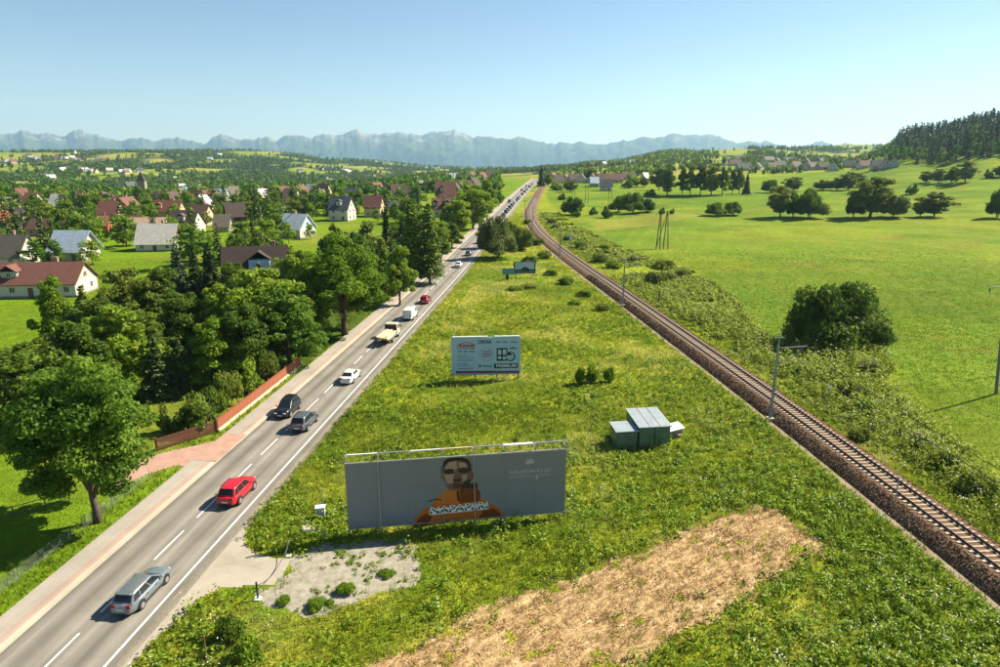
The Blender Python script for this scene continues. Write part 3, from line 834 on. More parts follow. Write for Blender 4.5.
for k in ('r0', 'r1', 'r2', 's0', 's1'):
    H_, R_, v, f, ti = FAR[k]
    st = MB().tube([(0, 0, -.8), (0, 0, H_ * .65)], [.25, .1], 5)
    sv = np.array([tuple(p) for p in st.v]); sf = np.array([q for q in st.f if len(q) == 4])
    me = np_mesh('far_tree', np.concatenate([v, sv]), np.concatenate([f, sf + len(v)]), LM['mid' if k[0] == 'r' else 'spruce'], np.concatenate([ti, np.zeros(len(sv))]))
    me.materials.append(bark_m)
    mi = np.zeros(len(me.polygons), np.int32); mi[len(f):] = 1
    me.polygons.foreach_set('material_index', mi)
    FARME[k] = (H_, R_, me)

SHRUBS = ('bush', 'bush_b', 'mid_bush')
def plant_at(x, y, H, Rr, proto, mat, label, cat=None, group=None, name=None, rz=None):
    H0, R0, crown, trunk = PROTO[proto]
    sh = proto in SHRUBS
    nm = name or ('bush' if sh else {'spruce': 'spruce_tree', 'spruce_b': 'spruce_tree', 'mid_spruce': 'spruce_tree', 'larch': 'larch_tree', 'willow': 'willow_tree', 'maple': 'maple_tree', 'oak': 'oak_tree'}.get(proto, 'leafy_tree'))
    root = empty(nm, (x, y, tz(x, y)), random.uniform(0, 6.28) if rz is None else rz, (Rr / R0, Rr / R0, H / H0))
    c = link('foliage' if sh else 'crown', crown, root, mat=LM[mat]); t = link('stem' if sh else 'trunk', trunk, root)
    tag(root, label, cat or ('bush' if sh else 'tree'), group)
    return root

TREES_XY = []
def plant(px, base, top, w, proto, mat, label, group=None, fudge=1.0, rz=None):
    x, y = GT(px, base); z = tz(x, y)
    H = max(0.25, top_z(y, top) - z); Rr = w * 0.5 * mpp(y, z + H * .5) * fudge
    TREES_XY.append((x, y, Rr))
    return plant_at(x, y, H, Rr, proto, mat, label, group=group, rz=rz)

# the trees one can pick out: (pixel x, ground y, top y, crown width, build, leaves, label)
GW = 'trees of the garden wood left of the road'
for a in [
 (98, 522, 360, 132, 'maple', 'maple', 'big dark green maple standing alone on the verge beside the pavement'),
 (345, 335, 233, 100, 'oak', 'bright', 'broad yellow-green tree with forked trunk on the verge past the wooden fence'),
 (22, 440, 345, 100, 'round_a', 'mid', 'rounded green tree at the picture edge behind the big maple'),
 (84, 412, 322, 78, 'round_b', 'mid', 'green leafy tree rising just above the big maple'),
 (-8, 415, 350, 70, 'round_b', 'olive', 'olive green tree cut by the left picture edge'),
 (52, 400, 340, 60, 'round_a', 'olive', 'dull green tree between the rounded edge tree and the wood'),
 (122, 395, 306, 74, 'round_b', 'bright', 'bright green tree on the lawn side of the wood'),
 (160, 397, 334, 40, 'spruce', 'spruce', 'dark spruce at the back of the small lawn, left of a pair'),
 (184, 394, 338, 38, 'spruce_b', 'spruce', 'dark spruce at the back of the small lawn, right of a pair'),
 (216, 388, 320, 56, 'round_b', 'bright', 'bright green tree in the middle of the wood right of the two spruces'),
 (246, 380, 305, 58, 'round_a', 'mid', 'tall dark tree behind the yellowish bushes of the wooden fence'),
 (290, 366, 290, 72, 'round_b', 'maple', 'leafy tree at the far end of the wooden fence'),
 (268, 352, 270, 76, 'round_a', 'bright', 'sunlit tall tree below the dark brown gabled house'),
 (310, 345, 285, 50, 'round_b', 'mid', 'dark tree tucked behind the forked verge tree'),
 (62, 352, 277, 40, 'round_b', 'bright', 'small yellow-green tree beside the long white house'),
 (92, 356, 285, 50, 'spruce_b', 'olive', 'olive pine next to the yellow-green tree by the long white house'),
 (134, 345, 270, 58, 'round_a', 'olive', 'dull olive tree with fine twigs at the wood top'),
 (166, 340, 268, 52, 'round_b', 'mid', 'dark tree at the wood top next to the olive one'),
 (105, 372, 300, 58, 'round_a', 'mid', 'shaded tree in the wood above the bright lawn-side tree'),
 (150, 372, 310, 50, 'round_b', 'mid', 'shaded tree right behind the two lawn spruces'),
 (190, 356, 292, 54, 'round_a', 'mid', 'dark rounded tree in the wood centre'),
 (222, 352, 285, 50, 'round_b', 'bright', 'light green tree in the upper middle of the wood'),
 (182, 306, 244, 32, 'spruce', 'blue', 'blue-grey spruce at the edge of the village meadow'),
 (199, 304, 247, 28, 'spruce_b', 'spruce', 'dark slim spruce next to the blue-grey one'),
 (214, 306, 243, 34, 'spruce', 'spruce', 'dark spruce beside the dark brown gabled house'),
 (238, 310, 262, 36, 'round_a', 'mid', 'dark tree in front of the dark brown gabled house'),
 (262, 300, 262, 34, 'spruce_b', 'blue', 'grey-green conifer right in front of the brown gabled house'),
 (300, 305, 250, 44, 'round_a', 'bright', 'sunlit tree between brown gabled house and forked verge tree'),
 (365, 290, 236, 34, 'round_b', 'maple', 'green tree behind the forked verge tree'),
 (352, 280, 232, 30, 'round_a', 'mid', 'dark green tree behind the forked verge tree on its far side'),
 (384, 300, 238, 32, 'larch', 'larch', 'light green larch left of the tall roadside conifers'),
 (400, 305, 246, 32, 'round_b', 'bright', 'fresh green tree at the foot of the tall roadside conifers'),
 (388, 266, 203, 18, 'spruce', 'spruce', 'narrow dark spruce left of the tall roadside conifers'),
 (413, 284, 200, 34, 'larch', 'larch', 'tall conifer of the roadside pair, the left one'),
 (430, 284, 203, 32, 'larch', 'larch', 'tall conifer of the roadside pair, the right one'),
 (404, 262, 215, 22, 'spruce_b', 'spruce', 'dark spruce directly behind the roadside conifer pair'),
 (441, 262, 232, 24, 'round_b', 'mid', 'green tree right of the tall roadside conifers'),
 (440, 250, 222, 24, 'round_a', 'bright', 'light tree behind the right tall roadside conifer'),
 (452, 248, 222, 22, 'round_b', 'mid', 'leafy tree on the bank where the road meets the village'),
 (332, 262, 225, 26, 'mid_a', 'mid', 'village tree below the white house with dark roof'),
 (498, 258, 217, 38, 'willow', 'silver', 'silvery willow on the road verge hiding the far carriageway'),
 (487, 248, 224, 18, 'round_a', 'silver', 'silvery tree leaning over the road beside the big willow'),
 (521, 250, 228, 26, 'willow', 'olive', 'olive bushy tree between silvery willow and railway curve'),
 (511, 243, 222, 18, 'round_b', 'mid', 'green tree behind the silvery willow'),
 (473, 229, 185, 34, 'round_a', 'bright', 'fresh green tree mass left of the far queue of cars'),
 (487, 221, 180, 24, 'round_b', 'bright', 'tall fresh green tree beside the far queue of cars'),
 (458, 234, 200, 28, 'round_a', 'bright', 'fresh green tree in front of the brown village gables'),
 (499, 206, 184, 11, 'mid_a', 'bright', 'small fresh green tree at the far end of the roadside row'),
 (840, 346, 285, 92, 'willow', 'mid', 'huge dark dome-shaped willow bush at the field corner'),
 (806, 343, 303, 44, 'willow', 'mid', 'lower dark willow against the left side of the huge one'),
]:
    plant(*a)

# scattered bushes and field trees on the right
for a in [
 (592, 384, 362, 14, 'bush', 'bright', 'small upright bush in the meadow right of the window billboard, tallest of three'),
 (580, 384, 367, 10, 'bush_b', 'bright', 'small bush of three in the meadow, the one nearest the window billboard'),
 (609, 382, 367, 11, 'bush_b', 'bright', 'small bush of three in the meadow, the one nearest the railway'),
 (618, 212, 196, 17, 'willow', 'mid', 'dark field bush at the left end of a group of three beyond the four-legged pole'),
 (633, 213, 193, 25, 'willow', 'mid', 'largest field bush in the middle of a group of three'),
 (647, 212, 199, 18, 'willow', 'mid', 'field bush at the right end of a group of three'),
 (607, 218, 206, 12, 'mid_bush', 'mid', 'ball-shaped bush left of the group of three field bushes'),
 (593, 215, 207, 9, 'mid_bush', 'mid', 'little round bush between the railway bush and the ball-shaped one'),
 (572, 215, 197, 22, 'willow', 'mid', 'rounded tree-like bush beyond the railway curve'),
 (577, 217, 208, 9, 'mid_bush', 'mid', 'low bush at the foot of the rounded bush beyond the curve'),
 (562, 200, 193, 8, 'mid_bush', 'mid', 'lone small bush in the pasture behind the railway curve'),
 (570, 192, 180, 14, 'round_a', 'olive', 'dark tree in front of the far railway houses'),
 (558, 190, 182, 16, 'mid_bush', 'mid', 'dark hedge-like bush in front of the far railway houses'),
 (662, 214, 207, 6, 'mid_bush', 'mid', 'tiny bush in the pasture, left of two'),
 (672, 214, 208, 5, 'mid_bush', 'mid', 'tiny bush in the pasture, right of two'),
 (716, 216, 203, 20, 'willow', 'mid', 'dark bush pair in the field, left half'),
 (733, 215, 202, 17, 'willow', 'mid', 'dark bush pair in the field, right half'),
 (780, 217, 186, 26, 'round_a', 'olive', 'field tree at the left of the row of bushy trees'),
 (793, 217, 193, 18, 'willow', 'mid', 'low field tree in the middle of the left bushy pair'),
 (809, 218, 189, 31, 'willow', 'mid', 'wide round field tree beside the olive one'),
 (870, 217, 177, 42, 'round_a', 'olive', 'largest field tree with visible trunk in the row'),
 (853, 217, 192, 18, 'willow', 'mid', 'dark low tree against the left of the largest field tree'),
 (893, 217, 195, 26, 'willow', 'silver', 'rounded olive bush right of the largest field tree'),
 (920, 217, 197, 16, 'round_a', 'olive', 'dark half of the two-stemmed field tree'),
 (934, 217, 192, 26, 'round_a', 'olive', 'lighter half of the two-stemmed field tree'),
 (911, 194, 183, 12, 'mid_bush', 'mid', 'small thin tree on the pasture slope'),
 (926, 183, 171, 14, 'round_a', 'olive', 'first tree from the left in the slope hedge row'),
 (938, 183, 169, 14, 'round_a', 'olive', 'second tree from the left in the slope hedge row'),
 (951, 183, 167, 15, 'willow', 'mid', 'third tree from the left in the slope hedge row'),
 (965, 182, 161, 18, 'round_a', 'silver', 'tall greyish tree closing the slope hedge row'),
 (997, 218, 189, 22, 'willow', 'mid', 'dark field tree cut by the right picture edge'),
 (989, 178, 169, 9, 'mid_bush', 'mid', 'small tree below the spruce wood'),
 (999, 177, 166, 12, 'round_a', 'olive', 'tree below the spruce wood at the right picture edge'),
 (771, 193, 180, 18, 'willow', 'mid', 'hedge tree behind the bushy pair, left one'),
 (793, 191, 177, 20, 'round_a', 'olive', 'hedge tree behind the bushy pair, right one'),
 (823, 190, 180, 18, 'willow', 'mid', 'dark end of the long field hedge'),
 (837, 190, 178, 16, 'willow', 'mid', 'middle bush of the long field hedge'),
 (848, 190, 172, 18, 'round_a', 'olive', 'tallest tree of the long field hedge'),
 (858, 187, 173, 12, 'round_a', 'olive', 'last tree of the long field hedge'),
 (667, 196, 168, 18, 'round_b', 'mid', 'leafy tree standing apart left of the tall pasture row'),
 (659, 190, 168, 16, 'round_a', 'olive', 'dark tree behind the one standing apart'),
 (682, 195, 167, 12, 'round_b', 'mid', 'first slender tree of the tall pasture row'),
 (690, 195, 166, 12, 'round_b', 'mid', 'second slender tree of the tall pasture row'),
 (700, 195, 165, 15, 'round_b', 'mid', 'third slender tree of the tall pasture row'),
 (711, 195, 166, 17, 'round_a', 'olive', 'widest tree of the tall pasture row'),
 (722, 195, 167, 14, 'round_b', 'mid', 'fifth slender tree of the tall pasture row'),
 (732, 194, 169, 11, 'round_b', 'olive', 'sixth slender tree of the tall pasture row'),
 (739, 194, 167, 11, 'round_b', 'olive', 'seventh slender tree of the tall pasture row'),
 (746, 195, 173, 9, 'mid_spruce', 'spruce', 'small dark spruce ending the tall pasture row'),
 (541, 187, 166, 9, 'mid_spruce', 'spruce', 'dark conifer where road and railway reach the far houses'),
 (590, 182, 168, 12, 'round_a', 'olive', 'dark tree among the far railway houses'),
 (548, 186, 174, 10, 'round_a', 'olive', 'tree beside the far level crossing'),
 (650, 196, 189, 12, 'mid_bush', 'mid', 'low bush left of the tree standing apart'),
 (636, 187, 177, 10, 'round_a', 'bright', 'round green tree by the brown pasture house'),
 (644, 187, 177, 9, 'round_a', 'olive', 'dark round tree by the brown pasture house'),
 (628, 188, 180, 12, 'willow', 'bright', 'green garden bush by the brown pasture house'),
]:
    plant(*a)

# garden bushes along the wooden fence
for a in [
 (200, 430, 394, 40, 'bush', 'mid', 'large dark bush at the corner of the wooden fence'),
 (228, 406, 372, 28, 'bush_b', 'olive', 'yellowish bush behind the wooden fence next to the dark corner bush'),
 (250, 391, 360, 26, 'bush', 'bright', 'fresh green bush behind the middle of the wooden fence'),
 (268, 380, 352, 26, 'bush_b', 'olive', 'olive bush behind the far part of the wooden fence'),
 (165, 432, 404, 16, 'bush', 'olive', 'thin young bush on the small lawn'),
 (214, 416, 388, 26, 'bush_b', 'mid', 'dark bush pressed against the wooden fence'),
 (318, 352, 330, 22, 'bush', 'mid', 'verge bush past the end of the wooden fence'),
 (232, 640, 618, 26, 'bush_b', 'mid', 'dark weedy bush in the tall grass below the black bollard'),
 (246, 658, 637, 32, 'bush', 'bright', 'leafy bush in the tall grass at the bottom edge'),
]:
    plant(*a)
# ------------------------------------------------------------------ houses
def roof_mat(name, col, metal=False):
    if name in MATS: return MATS[name]
    m, n, l, b = new_mat(name)
    tc = n.new('ShaderNodeTexCoord')
    wv = n.new('ShaderNodeTexWave'); wv.inputs['Scale'].default_value = 1.2 if metal else 2.4; wv.bands_direction = 'X' if metal else 'Z'
    wv.inputs['Distortion'].default_value = 0.3
    nz = n.new('ShaderNodeTexNoise'); nz.inputs['Scale'].default_value = 0.9; nz.inputs['Detail'].default_value = 7; nz.inputs['Roughness'].default_value = .7
    l.new(tc.outputs['Object'], wv.inputs['Vector']); l.new(tc.outputs['Object'], nz.inputs['Vector'])
    mp = n.new('ShaderNodeMapRange'); mp.inputs[1].default_value = .3; mp.inputs[2].default_value = .7; mp.inputs[3].default_value = .78; mp.inputs[4].default_value = 1.2
    l.new(nz.outputs['Fac'], mp.inputs[0])
    mx = n.new('ShaderNodeMix'); mx.data_type = 'RGBA'; mx.blend_type = 'MULTIPLY'; mx.inputs[0].default_value = 1; mx.inputs[6].default_value = hx(col)
    l.new(mp.outputs[0], mx.inputs[7]); l.new(mx.outputs[2], b.inputs['Base Color'])
    b.inputs['Roughness'].default_value = 0.45 if metal else 0.8; b.inputs['Metallic'].default_value = 0.0
    bp = n.new('ShaderNodeBump'); bp.inputs['Strength'].default_value = .4; bp.inputs['Distance'].default_value = .06
    l.new(wv.outputs['Fac'], bp.inputs['Height']); l.new(bp.outputs[0], b.inputs['Normal'])
    MATS[name] = m
    return m

ROOFS = dict(red='6a3f36', rust='6a4338', brown='5a4034', dark='3d3029', grey='5e564c', slate='474a50', pale='b9b5ab', white='d8d8d4', bluegrey='a9b6c4', mauve='54423f', beige='a8917a', orange='6f4636')
WALLS = dict(white='c2bdb0', cream='b5a684', grey='a9a59b', wood='6b4a30', darkwood='4a3324', brick='9a5a40', blue='a9c0d4', yellow='cdb27a', concrete='8f8b82', stone='8a8070')
def RM(k): return roof_mat('roof_' + k, ROOFS[k], k in ('white', 'bluegrey', 'pale'))
def WM(k): return plain('wall_' + k, hx(WALLS[k]), 0.85, noise=.1, nscale=1.5)
glass_m = plain('window_glass', (.03, .035, .045), 0.12, noise=.2, nscale=.8, spec=.6)
frame_m = plain('window_frame', (.62, .60, .56), .6)
door_m = plain('door_wood', (.11, .06, .035), .6, noise=.25)
chim_m = plain('chimney_brick', (.30, .19, .14), .9, noise=.25)
HOUSES_XY = []
def ORD(i):
    i += 1
    return '%d%s' % (i, 'th' if 10 <= i % 100 <= 20 else {1: 'st', 2: 'nd', 3: 'rd'}.get(i % 10, 'th'))

WINME = {}
def win_me(w, h):
    k = (round(w, 1), round(h, 1))
    if k not in WINME:
        f = MB(); t = .09
        f.box((0, -.02, h / 2 - t / 2), (w, .1, t)).box((0, -.02, -h / 2 + t / 2), (w, .1, t)).box((-w / 2 + t / 2, -.02, 0), (t, .1, h - 2 * t)).box((w / 2 - t / 2, -.02, 0), (t, .1, h - 2 * t)).box((0, -.015, 0), (t * .8, .07, h - 2 * t))
        p = MB().box((0, 0.015, 0), (w - .1, .06, h - .1))
        WINME[k] = (f.mesh('window', frame_m), p.mesh('pane', glass_m))
    return WINME[k]

def add_window(root, w, h, loc, rz, panes=True):
    f, p = win_me(w, h)
    o = link('window', f, root, loc, (0, 0, rz))
    link('pane', p, o)
    return o

def house(x, y, L, W, wall_h, roof_h, rz, roof, wall, label, cat='house', gable=None, over=.55, chimney=True, dormer=None, windows=2, group=None, half=0.0, name='house', door=True, base=True, sink=0.0):
    """ridge along local x; local -y faces the camera when rz is 0"""
    z = tz(x, y) - sink
    root = empty(name, (x, y, z), rz)
    tag(root, label, cat, group)
    HOUSES_XY.append((x, y, max(L, W) * .6))
    hl, hw = L / 2, W / 2
    w = MB()
    w.add([(-hl, -hw, -1.5), (hl, -hw, -1.5), (hl, hw, -1.5), (-hl, hw, -1.5), (-hl, -hw, wall_h), (hl, -hw, wall_h), (hl, hw, wall_h), (-hl, hw, wall_h)],
          [(0, 1, 5, 4), (1, 2, 6, 5), (2, 3, 7, 6), (3, 0, 4, 7), (4, 5, 6, 7)])
    w.build('wall', WM(wall), root)
    for sx in (-1, 1):
        g = MB()
        xx = sx * (hl - .01); x2 = sx * (hl - .25)
        g.add([(xx, -hw, wall_h), (xx, hw, wall_h), (xx, 0, wall_h + roof_h), (x2, -hw, wall_h), (x2, hw, wall_h), (x2, 0, wall_h + roof_h)], [(0, 1, 2), (3, 5, 4), (0, 2, 5, 3), (1, 4, 5, 2)])
        g.build('gable', WM(gable or wall), root)
    # roof slabs
    sl_ = roof_h / hw
    ex, ez = hw + over, wall_h - over * sl_
    th = .18
    hx_ = hl + over * .9
    rm = MB()
    for sy in (-1, 1):
        rm.add([(-hx_, sy * ex, ez), (hx_, sy * ex, ez), (hx_, 0, wall_h + roof_h), (-hx_, 0, wall_h + roof_h), (-hx_, sy * ex, ez + th), (hx_, sy * ex, ez + th), (hx_, 0, wall_h + roof_h + th * 1.2), (-hx_, 0, wall_h + roof_h + th * 1.2)],
               [(0, 1, 2, 3), (4, 7, 6, 5), (0, 4, 5, 1), (1, 5, 6, 2), (0, 3, 7, 4)])
    ro = rm.build('roof', RM(roof), root)
    if chimney:
        cx = L * (.18 if chimney is True else chimney)
        c = MB().box((cx, hw * .18, wall_h + roof_h + .1), (.7, .6, 1.9)).box((cx, hw * .18, wall_h + roof_h + 1.1), (.85, .75, .12))
        c.build('chimney', chim_m, ro)
    if base:
        MB().box((0, 0, -.2), (L + .08, W + .08, 1.2)).build('plinth', WM('stone'), root)
    if dormer:
        for k, (dx, dw, dside) in enumerate(dormer):
            dy = dside * hw * .62
            dz = wall_h + roof_h * .38
            d_ = MB()
            hh = roof_h * .42
            d_.box((dx, dside * hw * .45, dz + hh * .1), (dw, hw * .6, hh))
            dd = d_.build('dormer', WM(gable or wall), root)
            dr = MB()
            zt = dz + hh * .6
            for sx in (-1, 1):
                dr.add([(dx + sx * (dw / 2 + .3), dside * (hw * .78 + .25), zt - .1), (dx, dside * (hw * .78 + .25), zt + dw * .38), (dx, dside * .3, zt + dw * .38), (dx + sx * (dw / 2 + .3), dside * .3, zt - .1),
                        (dx + sx * (dw / 2 + .3), dside * (hw * .78 + .25), zt + .05), (dx, dside * (hw * .78 + .25), zt + dw * .38 + .15), (dx, dside * .3, zt + dw * .38 + .15), (dx + sx * (dw / 2 + .3), dside * .3, zt + .05)],
                       [(0, 1, 2, 3), (4, 7, 6, 5), (0, 4, 5, 1), (0, 3, 7, 4)])
            dr.build('dormer_roof', RM(roof), dd)
            add_window(dd, min(1.0, dw * .5), min(1.1, hh * .7), (dx, dside * (hw * .76), dz + hh * .12), 0 if dside < 0 else math.pi)
    if windows:
        nfl = 2 if wall_h > 4.4 else 1
        for fl in range(nfl):
            zc = 1.55 + 2.75 * fl if nfl > 1 else min(1.7, wall_h * .55)
            k = max(2, int(L / 3.4))
            for i in range(k):
                xx = -hl + L * (i + .5) / k
                if fl == 0 and i == k // 2 and door:
                    MB().box((xx, -hw - .02, 1.05), (1.0, .14, 2.1)).build('door', door_m, root)
                else: add_window(root, 1.2, 1.3 if wall_h > 2.3 else .8, (xx, -hw - .02, zc), 0)
            for sx in (-1, 1):
                for yy in (-W * .22, W * .22):
                    add_window(root, 1.1, 1.3 if wall_h > 2.3 else .8, (sx * (hl + .02), yy, zc), sx * math.pi / 2)
        if roof_h > 2.6:
            for sx in (-1, 1):
                add_window(root, 1.2, 1.2, (sx * (hl + .02), 0, wall_h + roof_h * .32), sx * math.pi / 2)
    return root

def house_px(px, base_y, Lpx, W, wall_h, roof_h, rz, roof, wall, label, **k):
    x, y = GT(px, base_y)
    L = Lpx * mpp(y, tz(x, y))
    y2 = y + W * .5 * .8; x2 = x * y2 / y
    return house(x2, y2, L, W, wall_h, roof_h, R(rz), roof, wall, label, **k)

house_px(45, 297, 86, 9, 3.1, 3.6, 4, 'rust', 'white', 'long white house with rust-red roof and weathered timber gable', gable='grey', dormer=[(-4.5, 3.2, -1)])
house_px(10, 267, 46, 9, 3.0, 5.0, -2, 'grey', 'white', 'white house with old grey-brown roof behind the long white house', dormer=None)
barn = house_px(77, 261, 32, 8.5, 3.4, 4.6, -3, 'bluegrey', 'grey', 'metal barn with pale blue-grey roof behind the long white house', cat='barn', name='barn', chimney=False, windows=1, over=.9)
house_px(161, 251, 36, 9, 2.6, 5.2, 6, 'pale', 'white', 'white house with large pale roof and brown chimney on the village meadow', gable='darkwood', chimney=.12)
house_px(150, 234, 34, 8, 2.6, 3.0, 5, 'beige', 'white', 'low barn with beige roof behind the pale-roofed house', cat='barn', name='barn', windows=0, chimney=False)
house_px(133, 232, 18, 8, 2.6, 3.2, 0, 'red', 'cream', 'reddish-roofed shed joined to the beige-roofed barn', cat='shed', name='shed', windows=0, chimney=False)
house_px(188, 236, 26, 9, 4.0, 4.8, -4, 'mauve', 'white', 'white house with dark mauve roof right of the pale-roofed house', dormer=[(0, 2.2, -1)])
house_px(203, 226, 16, 9, 4.0, 4.4, -4, 'brown', 'cream', 'brown-roofed house leaning against the mauve-roofed one')
house_px(170, 219, 26, 9, 3.6, 4.4, 3, 'red', 'cream', 'red-roofed house with dormer above the mauve-roofed one', dormer=[(-3, 2.4, -1)])
house_px(113, 223, 18, 9, 4.2, 4.8, 8, 'red', 'cream', 'red-roofed house with light lower floor in the village cluster, left one')
house_px(129, 221, 18, 10, 5.2, 5.0, 80, 'rust', 'wood', 'timber house with rust-red gable facing the lens in the village cluster')
house_px(121, 212, 18, 8, 3.4, 4.2, 5, 'red', 'white', 'red-roofed house behind the timber one')
house_px(52, 236, 36, 8, 2.6, 3.2, -4, 'brown', 'cream', 'long low house with brown roof behind the metal barn', chimney=False)
house_px(80, 236, 12, 8, 3.4, 4.0, 70, 'slate', 'yellow', 'yellow gabled house with slate roof behind the metal barn')
house_px(18, 229, 22, 9, 3.6, 4.2, -6, 'grey', 'concrete', 'grey-brown roofed house among trees near the left edge', dormer=[(0, 2.0, -1)])
house_px(1, 232, 12, 9, 7.0, 2.0, 0, 'brown', 'brick', 'brick-red building cut by the left picture edge')
house_px(4, 213, 16, 11, 6.0, 1.2, -4, 'pale', 'white', 'white flat-topped block near the left picture edge', chimney=False)
house_px(104, 233, 12, 8, 2.8, 3.2, 20, 'orange', 'brick', 'small orange-roofed shed between yellow gable and round bush', cat='shed', name='shed', windows=0)
house_px(259, 291, 56, 10, 2.8, 6.4, 14, 'dark', 'white', 'dark brown steep-roofed house with tall beige chimney beside the wood', gable='blue', chimney=.32, dormer=[(1.0, 4.4, -1)], over=1.0)
house_px(298, 238, 26, 9, 3.4, 4.6, -22, 'white', 'white', 'white-roofed house with pale blue gable above the wood', gable='blue', chimney=-.1)
house_px(236, 222, 18, 9, 2.6, 5.2, 30, 'dark', 'darkwood', 'dark timber house beside the clipped hedge')
house_px(224, 232, 14, 8, 2.2, 4.0, 10, 'grey', 'concrete', 'grey shed at the end of the village meadow', cat='shed', name='shed', windows=0, chimney=False)
house_px(276, 218, 22, 8, 2.4, 2.4, -3, 'pale', 'cream', 'low pale-roofed house left of the bright red roofs', chimney=False)
house_px(294, 212, 12, 8, 3.0, 3.6, 0, 'red', 'wood', 'bright red roof of the pair behind the white-roofed house, left half')
house_px(305, 212, 10, 8, 3.0, 3.6, 70, 'red', 'wood', 'bright red roof of the pair behind the white-roofed house, right half')
house_px(343, 221, 20, 9, 5.2, 5.0, -12, 'slate', 'white', 'tall white house with slate roof on the green plot', dormer=[(0, 2.0, -1)])
house_px(375, 217, 16, 9, 4.6, 5.0, -5, 'rust', 'cream', 'red-brown roofed house right of the tall white one')
house_px(402, 217, 22, 9, 3.4, 3.6, -4, 'slate', 'yellow', 'long slate-roofed house with yellowish walls behind the roadside conifers')
house_px(353, 200, 16, 9, 3.0, 4.4, -10, 'slate', 'white', 'grey-roofed house above the tall white one')
house_px(411, 198, 18, 9, 3.0, 4.4, 12, 'dark', 'cream', 'dark-roofed house left of the big red-roofed guesthouse')
house_px(446, 207, 19, 11, 6.5, 6.5, 3, 'rust', 'cream', 'big red-roofed guesthouse on the bank by the road', dormer=[(-1.5, 2.4, -1)])
house_px(442, 217, 18, 9, 4.0, 4.2, 2, 'red', 'cream', 'red-roofed annex with gabled front before the big guesthouse', dormer=[(-2.6, 3.0, -1), (2.6, 3.0, -1)])
house_px(434, 190, 10, 9, 4.0, 5.0, 10, 'red', 'cream', 'small red-roofed house left of the guesthouse roof')
gg = [(455, 199, 12, 'dark', 80, 'dark steep gable right of the guesthouse, front one'), (465, 196, 13, 'brown', 20, 'brown roof next to the dark steep gable'), (474, 192, 11, 'dark', 60, 'dark roof half hidden by the fresh green trees'), (462, 185, 11, 'mauve', 10, 'mauve roof in the second row above the guesthouse'), (472, 182, 11, 'brown', 70, 'brown gable in the second row near the road'), (452, 184, 11, 'white', 5, 'white roof in the second row behind the guesthouse'), (482, 184, 10, 'red', 60, 'reddish gable peeping over the fresh green trees'), (490, 181, 10, 'dark', 20, 'dark roof at the village end of the road'), (443, 180, 10, 'brown', 15, 'brown roof in the third row of the village end'), (476, 176, 10, 'mauve', 40, 'mauve roof at the back of the village end'), (488, 175, 10, 'dark', 70, 'dark gable at the back of the village end'), (428, 186, 10, 'brown', 0, 'brown roof at the wood edge left of the guesthouse')]
for px, b_, w_, rf, rz_, lb in gg:
    house_px(px, b_, w_, 10, 4.0, 6.2, rz_, rf, 'cream' if rf != 'dark' else 'darkwood', lb, windows=1)

# church with tower
x, y = GT(144, 199)
ch = empty('church_tower', (x, y, tz(x, y)), R(10)); tag(ch, 'stone church tower with dark pointed roof above the village trees', 'church tower')
tw = top_z(y, 181) - tz(x, y); tp = top_z(y, 171) - tz(x, y)
MB().box((0, 0, tw / 2 - 1), (5.6, 5.6, tw + 2)).build('wall', WM('stone'), ch)
rf = MB(); q = 3.1
rf.add([(-q, -q, tw), (q, -q, tw), (q, q, tw), (-q, q, tw), (0, 0, tp)], [(0, 1, 4), (1, 2, 4), (2, 3, 4), (3, 0, 4), (0, 3, 2, 1)])
rf.build('roof', RM('dark'), ch)
MB().tube([(0, 0, tp - .5), (0, 0, tp + 2.2)], .08, 5).box((0, 0, tp + 1.5), (.9, .12, .12)).build('cross', plain('cross_metal', (.05, .05, .05), .5), ch)
for zz in (tw * .72, tw * .45): add_window(ch, 1.0, 1.8, (0, -2.82, zz), 0)
HOUSES_XY.append((x, y, 8))
house_px(119, 192, 26, 12, 5, 6.5, 3, 'slate', 'concrete', 'large slate-roofed hall between the village trees', windows=1)
house_px(132, 195, 12, 12, 6, 8, 70, 'slate', 'stone', 'slate-roofed church nave beside the stone tower', windows=1)

# pergola
x, y = GT(255, 247)
pg = empty('garden_pergola', (x, y, tz(x, y)), R(-10)); tag(pg, 'low white garden pergola on the village meadow', 'pergola')
for i in range(4):
    MB().box((-3.6 + i * 2.4, 0, 1.1), (.7, .5, 2.2)).build('pillar', frame_m, pg)
MB().box((0, 0, 2.3), (8.4, .9, .25)).build('beam', frame_m, pg)

# pasture houses on the far right side
rr = [(558, 184, 9, 'dark', 20, 'white', 'dark-roofed white house by the far level crossing'), (566, 183, 9, 'brown', 60, 'cream', 'brown gable second from the far level crossing'), (574, 183, 10, 'mauve', 10, 'white', 'mauve-roofed house third from the far level crossing'), (582, 183, 9, 'slate', 70, 'white', 'slate gable fourth from the far level crossing'), (592, 183, 10, 'orange', 75, 'cream', 'orange gable house in the far pasture row'), (601, 183, 9, 'dark', 10, 'white', 'dark-roofed house between the orange gable and the long red roof'), (613, 183, 18, 'rust', 3, 'cream', 'long red-roofed house in the far pasture row'), (628, 180, 13, 'mauve', 8, 'white', 'tall mauve-roofed house with white base in the pasture'), (606, 191, 12, 'slate', -10, 'white', 'white cabin with dark roof standing in front of the far pasture row'), (594, 187, 8, 'bluegrey', 0, 'grey', 'low blue-grey shed in the pasture'), (645, 182, 6, 'white', 30, 'white', 'small white shed left of the tall pasture trees'), (553, 181, 8, 'red', 60, 'cream', 'red gable right at the far level crossing')]
for px, b_, w_, rf, rz_, wl, lb in rr:
    house_px(px, b_, w_, 9, 3.4, 4.6, rz_, rf, wl, lb, windows=1)
